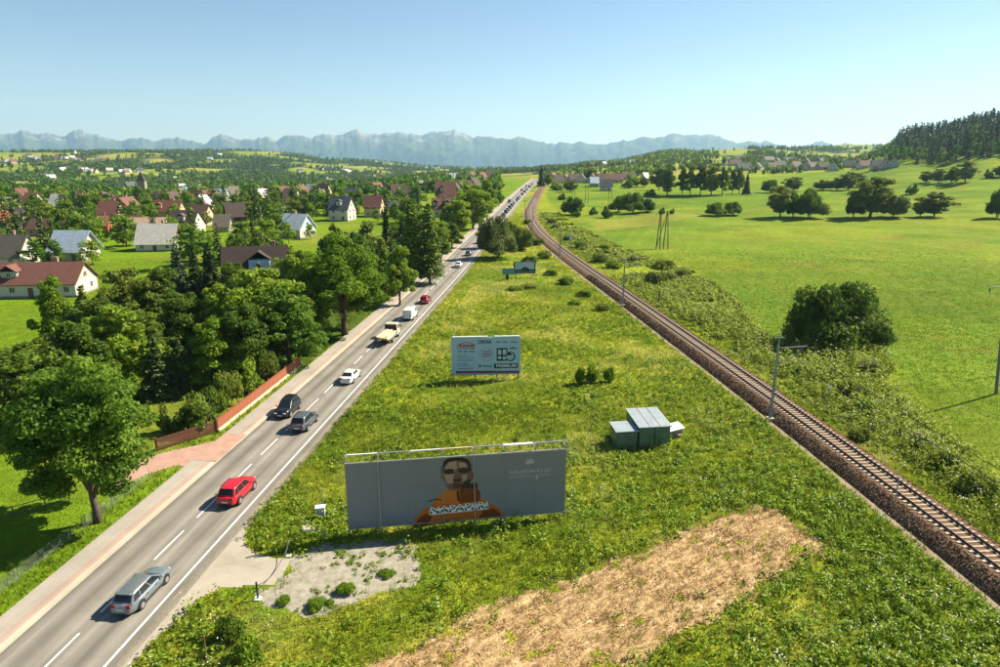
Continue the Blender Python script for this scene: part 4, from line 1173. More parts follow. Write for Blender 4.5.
r2 = [(748, 168), (757, 170), (764, 167), (771, 170), (779, 168), (787, 171), (795, 169), (803, 171), (812, 170), (822, 170), (833, 171), (848, 168), (863, 169), (877, 170), (885, 169), (893, 168), (768, 162), (788, 163), (806, 164), (742, 171), (735, 166), (751, 163), (760, 160), (823, 165), (795, 164), (777, 164), (740, 161)]
for i, (px, b_) in enumerate(r2):
    house_px(px, b_, 10 + (i % 3), 10, 3.6, 5.0, random.choice([5, 20, 70, -15, 60]), ['brown', 'slate', 'mauve', 'dark', 'grey', 'slate'][i % 6], ['white', 'cream', 'white', 'grey'][i % 4], '%s-roofed %s house, %s from the left in the hamlet beyond the right-hand field' % (['brown', 'slate', 'mauve', 'dark', 'grey', 'slate'][i % 6], ['white', 'cream', 'white', 'grey'][i % 4], ORD(sorted(r2).index((px, b_)))), group='houses of the hamlet beyond the field', windows=1)
r3 = [(592, 166.5), (598, 166.2), (604, 166), (612, 166), (618, 165), (625, 164.5), (632, 164), (638, 164), (610, 164), (600, 165)]
for i, (px, b_) in enumerate(r3):
    house_px(px, b_, 5, 9, 3.6, 4.5, random.uniform(-30, 80), ['red', 'brown', 'white', 'slate'][i % 4], 'white', 'tiny house of the hamlet on the wooded slope below the mountains', group='tiny hamlet houses on the wooded slope', windows=0, chimney=False, base=False)

# village in the valley on the left
vv = [(196, 205), (207, 203), (217, 210), (224, 203), (233, 200), (241, 198), (252, 200), (262, 204), (270, 201), (283, 199), (292, 203), (188, 198), (178, 199), (166, 204), (157, 207), (205, 213), (214, 196), (228, 193), (246, 190), (259, 193), (318, 203), (326, 197), (336, 192), (312, 195), (365, 192), (300, 196), (174, 208), (152, 199), (95, 199), (76, 203), (86, 210), (62, 212), (35, 208), (24, 203), (105, 204), (182, 190), (200, 190), (270, 190), (330, 186), (350, 185), (377, 193), (390, 189), (402, 184), (415, 184), (420, 191), (398, 196)]
for i, (px, b_) in enumerate(vv):
    house_px(px + random.uniform(-2, 2), b_, random.uniform(9, 14), 9, 3.4, random.uniform(4, 5.5), random.choice([0, 10, -15, 70, 80, 55]), ['red', 'brown', 'mauve', 'pale', 'grey', 'rust', 'dark', 'bluegrey'][i * 5 % 8], ['white', 'cream', 'white', 'grey', 'wood'][i % 5], '%s-roofed %s house, %s from the left of the small houses among the valley village trees' % (['red', 'brown', 'mauve', 'pale', 'grey', 'rust', 'dark', 'blue-grey'][i * 5 % 8], ['white', 'cream', 'white', 'grey', 'timber'][i % 5], ORD(sorted(vv).index((px, b_)))), group='houses among the trees of the valley village', windows=1)
hv_ = [(5, 163), (9, 163), (13, 163), (26, 158), (29, 157), (32, 159), (35, 160), (40, 160), (57, 159), (60, 159), (64, 159), (68, 160), (72, 159), (75, 161), (79, 161), (66, 170), (69, 169), (63, 172), (85, 172), (90, 173), (95, 173), (82, 171), (49, 178), (51, 180), (110, 172), (122, 174), (126, 174), (70, 152), (74, 153), (66, 152), (145, 165), (220, 156), (318, 168), (322, 170), (328, 169), (348, 173), (345, 172), (376, 163), (384, 165), (250, 183), (140, 172), (128, 173), (176, 181), (165, 180), (418, 160), (441, 165), (300, 172), (326, 181), (331, 183), (210, 160), (104, 161), (98, 160)]
for i, (px, b_) in enumerate(hv_):
    x, y = GT(px, b_)
    house(x, y, random.uniform(11, 16), 10, 4.0, 5.0, R(random.uniform(-30, 80)), ['pale', 'white', 'red', 'grey', 'slate', 'white'][i % 6], ['white', 'white', 'cream'][i % 3], 'tiny white-walled house scattered on the far green hills', group='tiny houses on the far hills', windows=0, chimney=False, base=False)

# ------------------------------------------------------------------ trees of the valley, the hills and the spruce wood
HX = np.array(HOUSES_XY)
def clear_of(x, y, lst, pad):
    """true when no house stands here or hides right behind a tree here"""
    a = HX if lst is HOUSES_XY else np.array(lst)
    d = np.hypot(a[:, 0] - x, a[:, 1] - y)
    return bool(np.all(d > a[:, 2] + pad))
def hides_house(x, y, h):
    d = HX[:, 1] - y
    near = (d > 0) & (d < 26) & (np.abs(HX[:, 0] - x * HX[:, 1] / y) < HX[:, 2] * .7)
    return bool(near.any())

LAWNS = [gpoly(p) for p in ([(-50, 300), (60, 312), (55, 335), (-50, 345)], [(98, 246), (180, 252), (235, 230), (265, 228), (275, 238), (250, 248), (215, 258), (180, 264), (160, 276), (105, 268)], [(310, 222), (370, 220), (372, 232), (345, 237), (312, 232)], [(-60, 440), (30, 470), (-20, 560), (-100, 560)], [(425, 203), (445, 217), (470, 214), (470, 226), (430, 230)])]
cand = []
rg = np.random.default_rng(99)
tries = 0
while len(cand) < 900 and tries < 16000:
    tries += 1
    Y = 175 * math.exp(rg.uniform(0, 1.7))
    u = rg.uniform(-40, 470)
    X = (u - 500) / 692 * Y
    if dist_line(ROAD, X, Y) > -12 or any(in_poly(X, Y, p) for p in LAWNS): continue
    if fbm(X / 50, Y / 50, 13, 3) < 0.36: continue
    if not clear_of(X, Y, HOUSES_XY, 2.2) or (hides_house(X, Y, 9) and rg.uniform() < .7): continue
    if TREES_XY and not clear_of(X, Y, TREES_XY, 1.0): continue
    if cand and np.min((np.array(cand) - (X, Y)) ** 2 @ (1, 1)) < (16 if Y < 360 else 26): continue
    cand.append((X, Y))
cand.sort(key=lambda c: c[1])
far_pts = []
for i, (X, Y) in enumerate(cand):
    if i >= 280: far_pts.append((X, Y)); continue
    sp = rg.uniform() < .16
    k = ('s%d' % rg.integers(2)) if sp else ('r%d' % rg.integers(3))
    H_, R_, me = FARME[k]
    o = link('village_tree', me); h = (rg.uniform(4.5, 13) if Y < 360 else rg.uniform(7, 14)) if not sp else rg.uniform(10, 17)
    o.location = (X, Y, tz(X, Y) - .3); r_ = h * rg.uniform(.30, .46) if not sp else h * .2
    o.scale = (r_ / R_, r_ / R_, h / H_); o.rotation_euler = (0, 0, rg.uniform(0, 6.28))
    o.material_slots[0].link = 'OBJECT'; o.material_slots[0].material = LM['spruce' if sp else ['mid', 'maple', 'olive', 'bright', 'mid'][rg.integers(5)]]
    tag(o, 'dark conifer among the houses of the valley village' if sp else 'leafy tree among the houses of the valley village', 'tree', 'conifers of the valley village' if sp else 'leafy trees of the valley village')

def tree_mass(name, pts, kinds, hr, mat, label=None):
    """thousands of far trees as one mesh"""
    V = []; F = []; T = []; o = 0
    gz = terrain(np.array([p[0] for p in pts]), np.array([p[1] for p in pts]))
    for (X, Y), z_ in zip(pts, gz):
        k = kinds[rg.integers(len(kinds))]
        H_, R_, v, f, ti = FAR[k]
        h = rg.uniform(*hr); a = rg.uniform(0, 6.28); sc = h / H_ * rg.uniform(.85, 1.2)
        c_, s_ = math.cos(a), math.sin(a)
        q = np.stack([(v[:, 0] * c_ - v[:, 1] * s_) * sc + X, (v[:, 0] * s_ + v[:, 1] * c_) * sc + Y, v[:, 2] * h / H_ + z_ - .4], 1)
        V.append(q); F.append(f + o); T.append(ti + rg.uniform(-.14, .14)); o += len(v)
    ob = link(name, np_mesh(name, np.concatenate(V), np.concatenate(F), mat, np.concatenate(T)))
    tag(ob, kind='stuff')
    if label: ob['label'] = label; ob['category'] = 'trees'
    return ob

# rest of the valley trees and the hill woods
for t_ in range(2600):
    Y = 1100 * math.exp(rg.uniform(-.75, .15)); u = rg.uniform(-30, 500); X = (u - 500) / 692 * Y
    if fbm(X / 90, Y / 90, 14, 3) < .44: continue
    if clear_of(X, Y, HOUSES_XY, 2) and not hides_house(X, Y, 8): far_pts.append((X, Y))
tree_mass('valley_woodland', far_pts, ['tr0', 'tr1', 'tr0', 'tr1', 'ts0'], (7, 12), LM['maple'])
hp = []
Yv = 900 * np.exp(rg.uniform(0, 1.32, 17000)); uv = rg.uniform(-30, 915, 17000); Xv = (uv - 500) / 692 * Yv
ok = ~((uv > 470) & (uv < 560) & (Yv < 1300)) & ~((uv > 640) & (Yv < 1000)) & ~((uv > 590) & (uv < 745) & (Yv < 1650))
ok &= rg.uniform(0, 1, 17000) < forest_mask(Xv, Yv) * .95 + .04
for X, Y in zip(Xv[ok], Yv[ok]):
    if clear_of(X, Y, HOUSES_XY, 4): hp.append((X, Y))
tree_mass('hill_woodland', hp, ['tr0', 'tr1', 'ts0', 'ts0'], (8, 14), LM['larch'])
# hedges and groves round the right-hand hamlet
hp = []
for t_ in range(900):
    u = rg.uniform(640, 900); Y = rg.uniform(740, 1150); X = (u - 500) / 692 * Y
    if fbm(X / 45, Y / 60, 19, 3) < .50: continue
    if clear_of(X, Y, HOUSES_XY, 2) and not hides_house(X, Y, 8): hp.append((X, Y))
tree_mass('hamlet_woodland', hp, ['tr0', 'tr1', 'ts0'], (6, 11), LM['mid'])
# garden trees of the far pasture houses
hp = []
for t_ in range(260):
    u = rg.uniform(546, 655); Y = rg.uniform(610, 900); X = (u - 500) / 692 * Y
    if fbm(X / 18, Y / 40, 29, 3) > .47 and clear_of(X, Y, HOUSES_XY, 1.5) and not (hides_house(X, Y, 8) and rg.uniform() < .8): hp.append((X, Y))
tree_mass('pasture_garden_trees', hp, ['tr0', 'tr1', 'tr0', 'ts0'], (5, 11), LM['mid'])
# ridge wood on the slope between road end and hamlet
hp = []
for t_ in range(1500):
    u = rg.uniform(545, 720); Y = rg.uniform(1250, 2200); X = (u - 500) / 692 * Y
    if fbm(X / 90, Y / 160, 23, 3) > .54 and clear_of(X, Y, HOUSES_XY, 3): hp.append((X, Y))
tree_mass('slope_woodland', hp, ['tr0', 'ts0', 'ts0'], (8, 13), LM['mid'])

# the spruce wood on the hill at the right edge
wl = []
tries = 0
while len(wl) < 760 and tries < 20000:
    tries += 1
    u = rg.uniform(895, 1080); Y = rg.uniform(520, 1000); X = (u - 500) / 692 * Y
    z = tz(X, Y)
    edge = np.interp(u, [895, 915, 950, 1000, 1080], [690, 640, 590, 545, 500])
    if Y < edge: continue
    if wl and np.min((np.array(wl)[:, :2] - (X, Y)) ** 2 @ (1, 1)) < 72: continue
    wl.append((X, Y, Y - edge))
wl.sort(key=lambda c: c[2])
rest = []
for i, (X, Y, e) in enumerate(wl):
    if i >= 290: rest.append((X, Y)); continue
    sp = rg.uniform() < (.42 if e < 30 else .82)
    k = ('s%d' % rg.integers(2)) if sp else ('r%d' % rg.integers(3))
    H_, R_, me = FARME[k]
    o = link('hill_tree', me); h = rg.uniform(13, 24) if sp else rg.uniform(11, 16)
    if e < 12: h *= .72
    o.location = (X, Y, tz(X, Y) - .3); r_ = h * (.20 if sp else .36)
    o.scale = (r_ / R_, r_ / R_, h / H_); o.rotation_euler = (0, 0, rg.uniform(0, 6.28))
    o.material_slots[0].link = 'OBJECT'; o.material_slots[0].material = LM['spruce' if sp else 'maple']
    tag(o, 'spruce in the dark wood on the right-hand hill' if sp else 'leafy tree in the dark wood on the right-hand hill', 'tree', 'spruces of the hill wood' if sp else 'leafy trees of the hill wood')
tree_mass('wood_interior', rest, ['ws0', 'ws1'], (13, 24), LM['spruce'])
# ------------------------------------------------------------------ vehicles
tyre_m = plain('tyre_rubber', (.018, .018, .02), .9)
rim_m = plain('wheel_rim', (.42, .42, .43), .35, metal=.7, noise=.1)
cglass = plain('car_glass', (.012, .016, .02), .08, noise=.1, spec=.7)
trim_m = plain('car_trim', (.02, .02, .022), .6)
red_l = plain('tail_light', (.17, .01, .01), .25)
head_l = plain('head_light', (.65, .66, .68), .15, noise=.05)
plate_m = plain('number_plate', (.62, .62, .60), .5)
def paint_m(name, c, metal=0.0): return plain('car_paint_' + name, hx(c), .28, metal=metal, noise=.04, nscale=2, coat=.6)

TYPES = dict(
 wagon=dict(L=4.75, W=1.80, H=1.50, zl=.24, top=[(-2.37, .62), (-2.33, .86), (-2.2, .92), (.9, .94), (1.1, .93), (1.9, .82), (2.25, .72), (2.37, .55)], cab=(-2.22, 1.28, -1.72, .28), wr=.32, axle=(-1.38, 1.42), wins=[(.04, .26), (.29, .60), (.63, .94)], rails=True),
 suv=dict(L=4.55, W=1.90, H=1.72, zl=.30, top=[(-2.27, .70), (-2.22, .98), (-2.1, 1.02), (.8, 1.04), (1.0, 1.03), (1.9, .95), (2.15, .84), (2.27, .62)], cab=(-2.08, 1.18, -1.55, .22), wr=.36, axle=(-1.34, 1.36), wins=[(.06, .24), (.27, .59), (.62, .93)], rails=True),
 sedan=dict(L=4.65, W=1.80, H=1.44, zl=.23, top=[(-2.32, .66), (-2.28, .90), (-2.1, .97), (-1.55, .98), (.9, .93), (1.2, .91), (1.95, .80), (2.2, .70), (2.32, .52)], cab=(-1.72, 1.30, -.98, .30), wr=.32, axle=(-1.36, 1.38), wins=[(.10, .22), (.26, .58), (.61, .93)], rails=False),
 hatch=dict(L=4.1, W=1.74, H=1.48, zl=.23, top=[(-2.05, .62), (-2.0, .90), (-1.9, .95), (.8, .95), (1.0, .93), (1.65, .83), (1.92, .72), (2.05, .54)], cab=(-1.92, 1.16, -1.45, .22), wr=.31, axle=(-1.24, 1.26), wins=[(.06, .22), (.26, .58), (.61, .93)], rails=False),
 van=dict(L=5.0, W=1.95, H=2.05, zl=.30, top=[(-2.5, .8), (-2.47, 1.05), (-2.4, 1.08), (1.2, 1.10), (1.5, 1.08), (2.2, .95), (2.42, .82), (2.5, .6)], cab=(-2.45, 1.85, -2.38, .95), wr=.34, axle=(-1.5, 1.55), wins=[(.72, .93)], rails=False),
)
def car(kind, x, y, heading, colour, label, group=None, name='car', metal=0.0, rear=True):
    t = TYPES[kind]
    P = paint_m(colour[0], colour[1], metal)
    root = empty(name, (x, y, 0.052), heading)
    tag(root, label, 'car' if kind != 'van' else 'van', group)
    L, W, H = t['L'], t['W'], t['H']; hw = W / 2
    tx = [p[0] for p in t['top']]; tzz = [p[1] for p in t['top']]
    # lower body loft
    st = np.unique(np.concatenate([np.linspace(-L / 2, L / 2, 15), tx]))
    V = []; F = []; k = 12
    for xx in st:
        e = abs(2 * xx / L)
        w = hw * (1 - .26 * e ** 5); zt = np.interp(xx, tx, tzz); zl = t['zl'] + .10 * max(0, e - .82) / .18
        pr = [(w * .90, zl), (w * .985, zl + .10), (w, zl + (zt - zl) * .5), (w * .975, zt - .15), (w * .90, zt - .04), (w * .55, zt + .02)]
        V += [(xx, p[0], p[1]) for p in pr] + [(xx, -p[0], p[1]) for p in reversed(pr)]
    ns = len(st)
    for i in range(ns - 1):
        for j in range(k):
            F.append((i * k + j, i * k + (j + 1) % k, (i + 1) * k + (j + 1) % k, (i + 1) * k + j))
    F.append(tuple(range(k))); F.append(tuple(reversed(range((ns - 1) * k, ns * k))))
    body = MB().add(V, F).build('body', P, root, smooth=True)
    body.data.set_sharp_from_angle(angle=R(48))
    # cabin
    xa, xb, xc, xd = t['cab']
    bz = lambda xx: float(np.interp(xx, tx, tzz)) - .03
    bw = hw * .89; tw = hw * (.70 if kind != 'van' else .88)
    B = [(xa, -bw, bz(xa)), (xb, -bw, bz(xb)), (xb, bw, bz(xb)), (xa, bw, bz(xa))]
    T = [(xc, -tw, H - .05), (xd, -tw, H - .05), (xd, tw, H - .05), (xc, tw, H - .05)]
    rings = []
    for q, ins, zz in ((0, 0, None), (.34, 0, None), (.68, 0, None), (1, 0, None), (1, .07, H - .02), (1, .17, H), (1, .34, H + .015)):
        c4 = [Vector(b0).lerp(Vector(t0), q) for b0, t0 in zip(B, T)]
        cen_ = sum(c4, Vector()) / 4
        c4 = [p + (cen_ - p) * ins * Vector((.6, 1, 0)) if False else Vector((p.x + (cen_.x - p.x) * ins * .7, p.y + (cen_.y - p.y) * ins * 1.6, p.z if zz is None else zz)) for p in c4]
        ring = []
        for i_ in range(4):
            p, pv, nx = c4[i_], c4[i_ - 1], c4[(i_ + 1) % 4]
            a0 = (pv - p).normalized() * .13; b0 = (nx - p).normalized() * .13
            ring += [p + a0, p + a0 * .3 + b0 * .3, p + b0]
        rings.append(ring)
    cv = [tuple(p) for rg_ in rings for p in rg_]; cf = []
    for i_ in range(len(rings) - 1):
        for j_ in range(12): cf.append((i_ * 12 + j_, i_ * 12 + (j_ + 1) % 12, (i_ + 1) * 12 + (j_ + 1) % 12, (i_ + 1) * 12 + j_))
    cf.append(tuple(range((len(rings) - 1) * 12, len(rings) * 12)))
    co = MB().add(cv, cf).build('cabin', P, root, smooth=True); co.data.set_sharp_from_angle(angle=R(50))
    def patch(a, b_, c, d, u0, u1, v0, v1, off, nm):
        a, b_, c, d = map(Vector, (a, b_, c, d))
        q = lambda u, v: (a * (1 - u) + b_ * u) * (1 - v) + (d * (1 - u) + c * u) * v
        pts = [q(u0, v0), q(u1, v0), q(u1, v1), q(u0, v1)]
        nn = (pts[1] - pts[0]).cross(pts[3] - pts[0]).normalized()
        cen = sum(pts, Vector()) / 4
        if nn.dot(cen - Vector((0, 0, H * .6))) < 0: nn = -nn
        P2 = [p + nn * off for p in pts] + [p - nn * .02 for p in pts]
        return MB().add(P2, [(0, 1, 2, 3), (7, 6, 5, 4), (0, 4, 5, 1), (1, 5, 6, 2), (2, 6, 7, 3), (3, 7, 4, 0)]).build(nm, cglass, root)
    patch(B[1], B[2], T[2], T[1], .07, .93, .10, .93, .012, 'windscreen')
    if kind != 'van': patch(B[0], B[3], T[3], T[0], .08, .92, .22 if kind != 'sedan' else .12, .90, .012, 'rear_window')
    for (q0, q1) in t['wins']:
        patch(B[0], B[1], T[1], T[0], q0, q1, .14, .88, .012, 'side_window')
        patch(B[3], B[2], T[2], T[3], q0, q1, .14, .88, .012, 'side_window')
    if kind in ('suv', 'hatch', 'wagon'): MB().box((xc - .08, 0, H - .06), (.26, tw * 1.7, .05)).build('spoiler', P, root, bevel=.02)
    wr = t['wr']
    ty = MB().tube([(0, -.11, 0), (0, -.10, 0), (0, .10, 0), (0, .11, 0)], [wr * .86, wr, wr, wr * .86], 18).mesh('wheel', tyre_m)
    rm_ = MB().tube([(0, .09, 0), (0, .122, 0), (0, .126, 0)], [wr * .66, wr * .62, wr * .2], 14).mesh('rim', rim_m)
    for ax in t['axle']:
        for sy in (-1, 1):
            ar = MB().tube([(ax, sy * (hw - .03), wr + .05), (ax, sy * (hw + .004), wr + .05)], wr * 1.18, 18).build('wheel_arch', trim_m, root)
            wh = link('wheel', ty, root, (ax, sy * (hw - .085), wr), (0, 0, 0 if sy > 0 else math.pi))
            link('rim', rm_, wh)
    hz_ = np.interp(2.1 if kind != 'hatch' else 1.85, tx, tzz)
    for sy in (-1, 1):
        MB().box((L / 2 - .14, sy * (hw * .54), float(np.interp(L / 2 - .16, tx, tzz)) - .13), (.24, .34, .13)).build('headlight', head_l, root, bevel=.03)
        MB().box((-L / 2 + .09, sy * (hw * .60), tzz[1] - .06), (.2, .30, .17 if kind != 'wagon' else .22)).build('tail_light', red_l, root, bevel=.02)
        MB().box((xb - .42, sy * (hw + .06), bz(xb) + .12), (.16, .2, .13)).build('mirror', P, root, bevel=.03)
    MB().box((-L / 2 + .06, 0, t['zl'] + .14), (.16, W * .66, .2)).build('bumper', trim_m if kind in ('suv', 'van') else P, root, bevel=.04)
    MB().box((L / 2 - .08, 0, t['zl'] + .12), (.16, W * .64, .18)).build('bumper', trim_m, root, bevel=.04)
    MB().box((-L / 2 - .012, 0, t['zl'] + .34), (.03, .52, .12)).build('number_plate', plate_m, root)
    MB().box((L / 2 + .01, 0, t['zl'] + .2), (.03, .52, .12)).build('number_plate', plate_m, root)
    for sy in (-1, 1):
        MB().box((0, sy * (hw - .03), t['zl'] + .03), (L * .5, .08, .1)).build('sill', trim_m, root)
        for hx0 in ((t['cab'][0] + t['cab'][1]) * .5 - .25, (t['cab'][0] + t['cab'][1]) * .5 + .75):
            MB().box((hx0, sy * (hw - .012), tzz[2] - .16), (.2, .05, .04)).build('door_handle', trim_m, root)
    if t['rails']:
        for sy in (-1, 1):
            MB().bar((xc + .1, sy * tw * .93, H + .02), (xd - .25, sy * tw * .93, H + .02), .04, .05).build('roof_rail', trim_m if kind == 'suv' else rim_m, root)
    return root

def lane(y, side=1, o=1.75):
    p, a = at_line(ROAD, y, o * side)
    return p.x, p.y, a + (0 if side > 0 else math.pi)
def park(kind, y, colour, label, side=1, o=1.75, **k):
    x_, y_, a = lane(y, side, o)
    return car(kind, x_, y_, a, colour, label, **k)
park('wagon', 40.2, ('silver', '7d868c'), 'silver-grey estate car in the lane next to the concrete apron', metal=.5)
park('suv', 54.0, ('red', 'b01420'), 'bright red SUV driving away, nearest red car', o=1.7)
park('suv', 73.4, ('black', '14171b'), 'black SUV coming towards the lens in the pavement-side lane', side=-1, o=1.9)
park('suv', 69.8, ('greysuv', '5c6066'), 'dark grey SUV driving away beside the black oncoming one', metal=.4, o=1.6)
park('sedan', 85.5, ('white', 'dcdcd8'), 'white saloon car driving away behind the timber truck')
park('van', 119.8, ('vanwhite', 'd8d9d8'), 'white delivery van driving away ahead of the timber truck')
park('hatch', 133.0, ('darkred', '8a1420'), 'dark red hatchback driving away ahead of the white van')
park('sedan', 176, ('white', 'dcdcd8'), 'white saloon car driving away alone past the dark red hatchback', o=1.6)
park('hatch', 196, ('silver', '7d868c'), 'silver hatchback passing the tree shadow on the road', metal=.4, o=1.6)
park('suv', 222, ('black', '14171b'), 'black car just beside the silvery willow')
qy = [(300, 'hatch', 'silver', '7d868c', 'silver'), (318, 'sedan', 'darkblue', '1c2430', 'dark blue'), (333, 'suv', 'black', '14171b', 'black'), (345, 'wagon', 'black', '14171b', 'black'), (358, 'suv', 'darkblue', '1c2430', 'dark blue'), (374, 'hatch', 'black', '14171b', 'black'), (392, 'van', 'vanwhite', 'd8d9d8', 'white'), (408, 'sedan', 'black', '14171b', 'black'), (426, 'suv', 'greysuv', '5c6066', 'grey'), (446, 'hatch', 'white', 'dcdcd8', 'white'), (470, 'wagon', 'darkblue', '1c2430', 'dark blue'), (498, 'suv', 'black', '14171b', 'black'), (530, 'sedan', 'silver', '7d868c', 'silver'), (568, 'suv', 'black', '14171b', 'black'), (610, 'hatch', 'darkred', '8a1420', 'dark red')]
for i, (yy_, kd, cn, cc, cw) in enumerate(qy):
    park(kd, yy_, (cn, cc), '%s car, %s in the far queue counted from the silvery willow' % (cw, ORD(i)), group='cars queuing on the far road')
for i, (yy_, kd, cn, cc, cw) in enumerate([(402, 'suv', 'black', '14171b', 'black'), (520, 'sedan', 'darkblue', '1c2430', 'dark blue'), (580, 'hatch', 'silver', '7d868c', 'silver')]):
    park(kd, yy_, (cn, cc), '%s oncoming car on the far road, %s from the silvery willow' % (cw, ORD(i)), side=-1, group='oncoming cars on the far road')

# flatbed truck with its load of timber
x_, y_, a = lane(105.2, 1, 1.75)
tr = empty('flatbed_truck', (x_, y_, .052), a); tag(tr, 'light-coloured flatbed truck loaded with pale timber behind the white van', 'truck')
cabm = paint_m('cream', 'cfc9b8')
MB().add([(1.2, -1.02, .55), (3.0, -1.02, .55), (3.0, 1.02, .55), (1.2, 1.02, .55), (1.2, -.98, 2.35), (2.55, -.98, 2.35), (2.55, .98, 2.35), (1.2, .98, 2.35), (2.95, -1.0, 1.35), (2.95, 1.0, 1.35)],
         [(0, 1, 8, 5, 4), (3, 7, 6, 9, 2), (1, 2, 9, 8), (8, 9, 6, 5), (4, 5, 6, 7), (0, 4, 7, 3), (0, 3, 2, 1)]).build('cab', cabm, tr)
MB().add([(2.975, -.86, 1.42), (2.975, .86, 1.42), (2.60, .84, 2.26), (2.60, -.84, 2.26)], [(0, 1, 2, 3)]).build('windscreen', cglass, tr)
MB().box((1.18, 0, 1.85), (.06, 1.5, .6)).build('rear_window', cglass, tr)
for sy in (-1, 1):
    MB().box((2.1, sy * 1.01, 1.78), (.8, .04, .6)).build('side_window', cglass, tr)
    MB().box((2.7, sy * 1.22, 1.75), (.12, .22, .4)).build('mirror', trim_m, tr)
    MB().box((-2.98, sy * .8, .72), (.06, .3, .14)).build('tail_light', red_l, tr)
MB().box((0.0, 0, .62), (5.9, .8, .2)).build('chassis', trim_m, tr)
MB().box((-.9, 0, .86), (4.1, 2.1, .14)).build('flatbed', plain('truck_bed', (.20, .19, .17), .8), tr)
MB().box((1.08, 0, 1.55), (.08, 2.0, 1.3)).build('headboard', trim_m, tr)
ty = MB().tube([(0, -.14, 0), (0, .14, 0)], .40, 16).mesh('wheel', tyre_m); rmm = MB().tube([(0, .13, 0), (0, .155, 0)], .24, 12).mesh('rim', rim_m)
for ax in (-1.6, 2.1):
    for sy in (-1, 1):
        wh = link('wheel', ty, tr, (ax, sy * .9, .40), (0, 0, 0 if sy > 0 else math.pi)); link('rim', rmm, wh)
timber_m = plain('fresh_timber', (.62, .46, .28), .85, noise=.2, nscale=2)
Mt = Matrix.Translation((x_, y_, .052)) @ Matrix.Rotation(a, 4, 'Z')
for i in range(12):
    lay, c = divmod(i, 4)
    w_ = random.uniform(.28, .42); h_ = random.uniform(.16, .22); ln = random.uniform(4.0, 5.4)
    p = Mt @ Vector((-1.25 - random.uniform(0, .5) - ln * .04, -.72 + c * .48 + random.uniform(-.05, .05), .94 + h_ / 2 + lay * .23))
    o = MB().box((0, 0, 0), (ln, w_, h_)).build('timber_beam', timber_m, loc=p, rot=(random.uniform(-.05, .05), random.uniform(-.015, .025), a + random.uniform(-.1, .1)), bevel=.02)
    tag(o, 'pale timber beam lying on the flatbed truck', 'timber', 'timber beams on the flatbed truck')
# ------------------------------------------------------------------ billboards
steel_m = plain('galvanised_steel', (.36, .37, .37), .5, metal=.5, noise=.15)
white_m = plain('white_enamel', (.72, .72, .70), .5, noise=.08)
def flat(col, nm): return plain('print_' + nm, hx(col) if isinstance(col, str) else col, .55, noise=.03, nscale=1.0)

class Board:
    """billboard frame: local x runs along the panel, local -y is the printed face"""
    def __init__(s, name, p0, p1, label):
        s.p0 = Vector((p0[0], p0[1], 0)); s.p1 = Vector((p1[0], p1[1], 0))
        d = s.p1 - s.p0; s.W = d.length; s.a = math.atan2(d.y, d.x)
        s.root = empty(name, (p0[0], p0[1], 0), s.a); tag(s.root, label, 'billboard')
        s.inv = (Matrix.Translation(s.p0) @ Matrix.Rotation(s.a, 4, 'Z')).inverted()
    def loc(s, px, py):
        u = px - 500; v = py - 333.5
        d = s.inv.to_3x3() @ Vector((u, FPX * CP - v * SP, -(FPX * SP + v * CP))); o = s.inv @ Vector((0, 0, CAM_H))
        t = -o.y / d.y
        q = o + d * t
        return q.x, q.z
    def patch(s, pts, layer, mat, name, px=True, parent=None):
        q = [s.loc(*p) for p in pts] if px else pts
        y = -.012 - .004 * layer
        return MB().poly([(a, y, b) for a, b in q]).build(name, mat, parent or s.root)
    def text(s, body, x, z, size, mat, layer, name='lettering', width=None, rot=0.0, parent=None, bold=0.0):
        cu = bpy.data.curves.new('lettering', 'FONT'); cu.body = body; cu.size = size; cu.extrude = 0.001; cu.offset = bold
        tmp = bpy.data.objects.new('lettering_tmp', cu); COL.objects.link(tmp)
        me = bpy.data.meshes.new_from_object(tmp.evaluated_get(bpy.context.evaluated_depsgraph_get()))
        bpy.data.objects.remove(tmp); bpy.data.curves.remove(cu)
        co = np.zeros(len(me.vertices) * 3, np.float32); me.vertices.foreach_get('co', co); co = co.reshape(-1, 3)
        w0 = co[:, 0].max() - co[:, 0].min(); sx = (width / w0) if width else 1.0
        co[:, 0] = (co[:, 0] - co[:, 0].min()) * sx
        me.vertices.foreach_set('co', co.ravel()); me.update()
        me.materials.clear(); me.materials.append(mat); me.name = name
        return link(name, me, parent or s.root, (x, -.012 - .004 * layer, z), (math.pi / 2, rot, 0))

# --- the big fashion poster
B1 = Board('billboard', (-12.15, 47.6), (5.45, 50.3), 'huge grey poster billboard with a man in an orange jacket at the meadow edge')
r = B1.root; WW = B1.W; zb, zt = .62, 6.25
grey_p = flat((.185, .198, .215, 1), 'poster_grey')
np_ = 7
panel_me = MB().box((0, .05, 0), (WW / np_ - .03, .12, zt - zb)).mesh('panel', grey_p)
for i in range(np_):
    link('panel', panel_me, r, (WW * (i + .5) / np_, 0, (zb + zt) / 2))
for i in range(np_ + 1):
    xx = WW * i / np_
    MB().box((xx, .22, 3.4), (.12, .16, 7.0)).build('post', steel_m, r)
    MB().bar((xx, .25, 4.6), (xx, 2.6, .0), .08).bar((xx, .25, 6.3), (xx, 1.15, 6.5), .06).build('strut', steel_m, r)
for i in range(np_):
    a_, b_ = WW * i / np_, WW * (i + 1) / np_
    m_ = white_m if i in (0, 2, 5) else (timber_m if i == 3 else steel_m)
    MB().bar((a_ + .05, 1.15, 6.5), (b_ - .05, 1.15, 6.5), .12 if i != 5 else .3, .08).build('walkway_rail', m_, r)
MB().bar((-.05, -.0, zt + .06), (WW + .05, 0, zt + .06), .1).build('top_rail', steel_m, r)
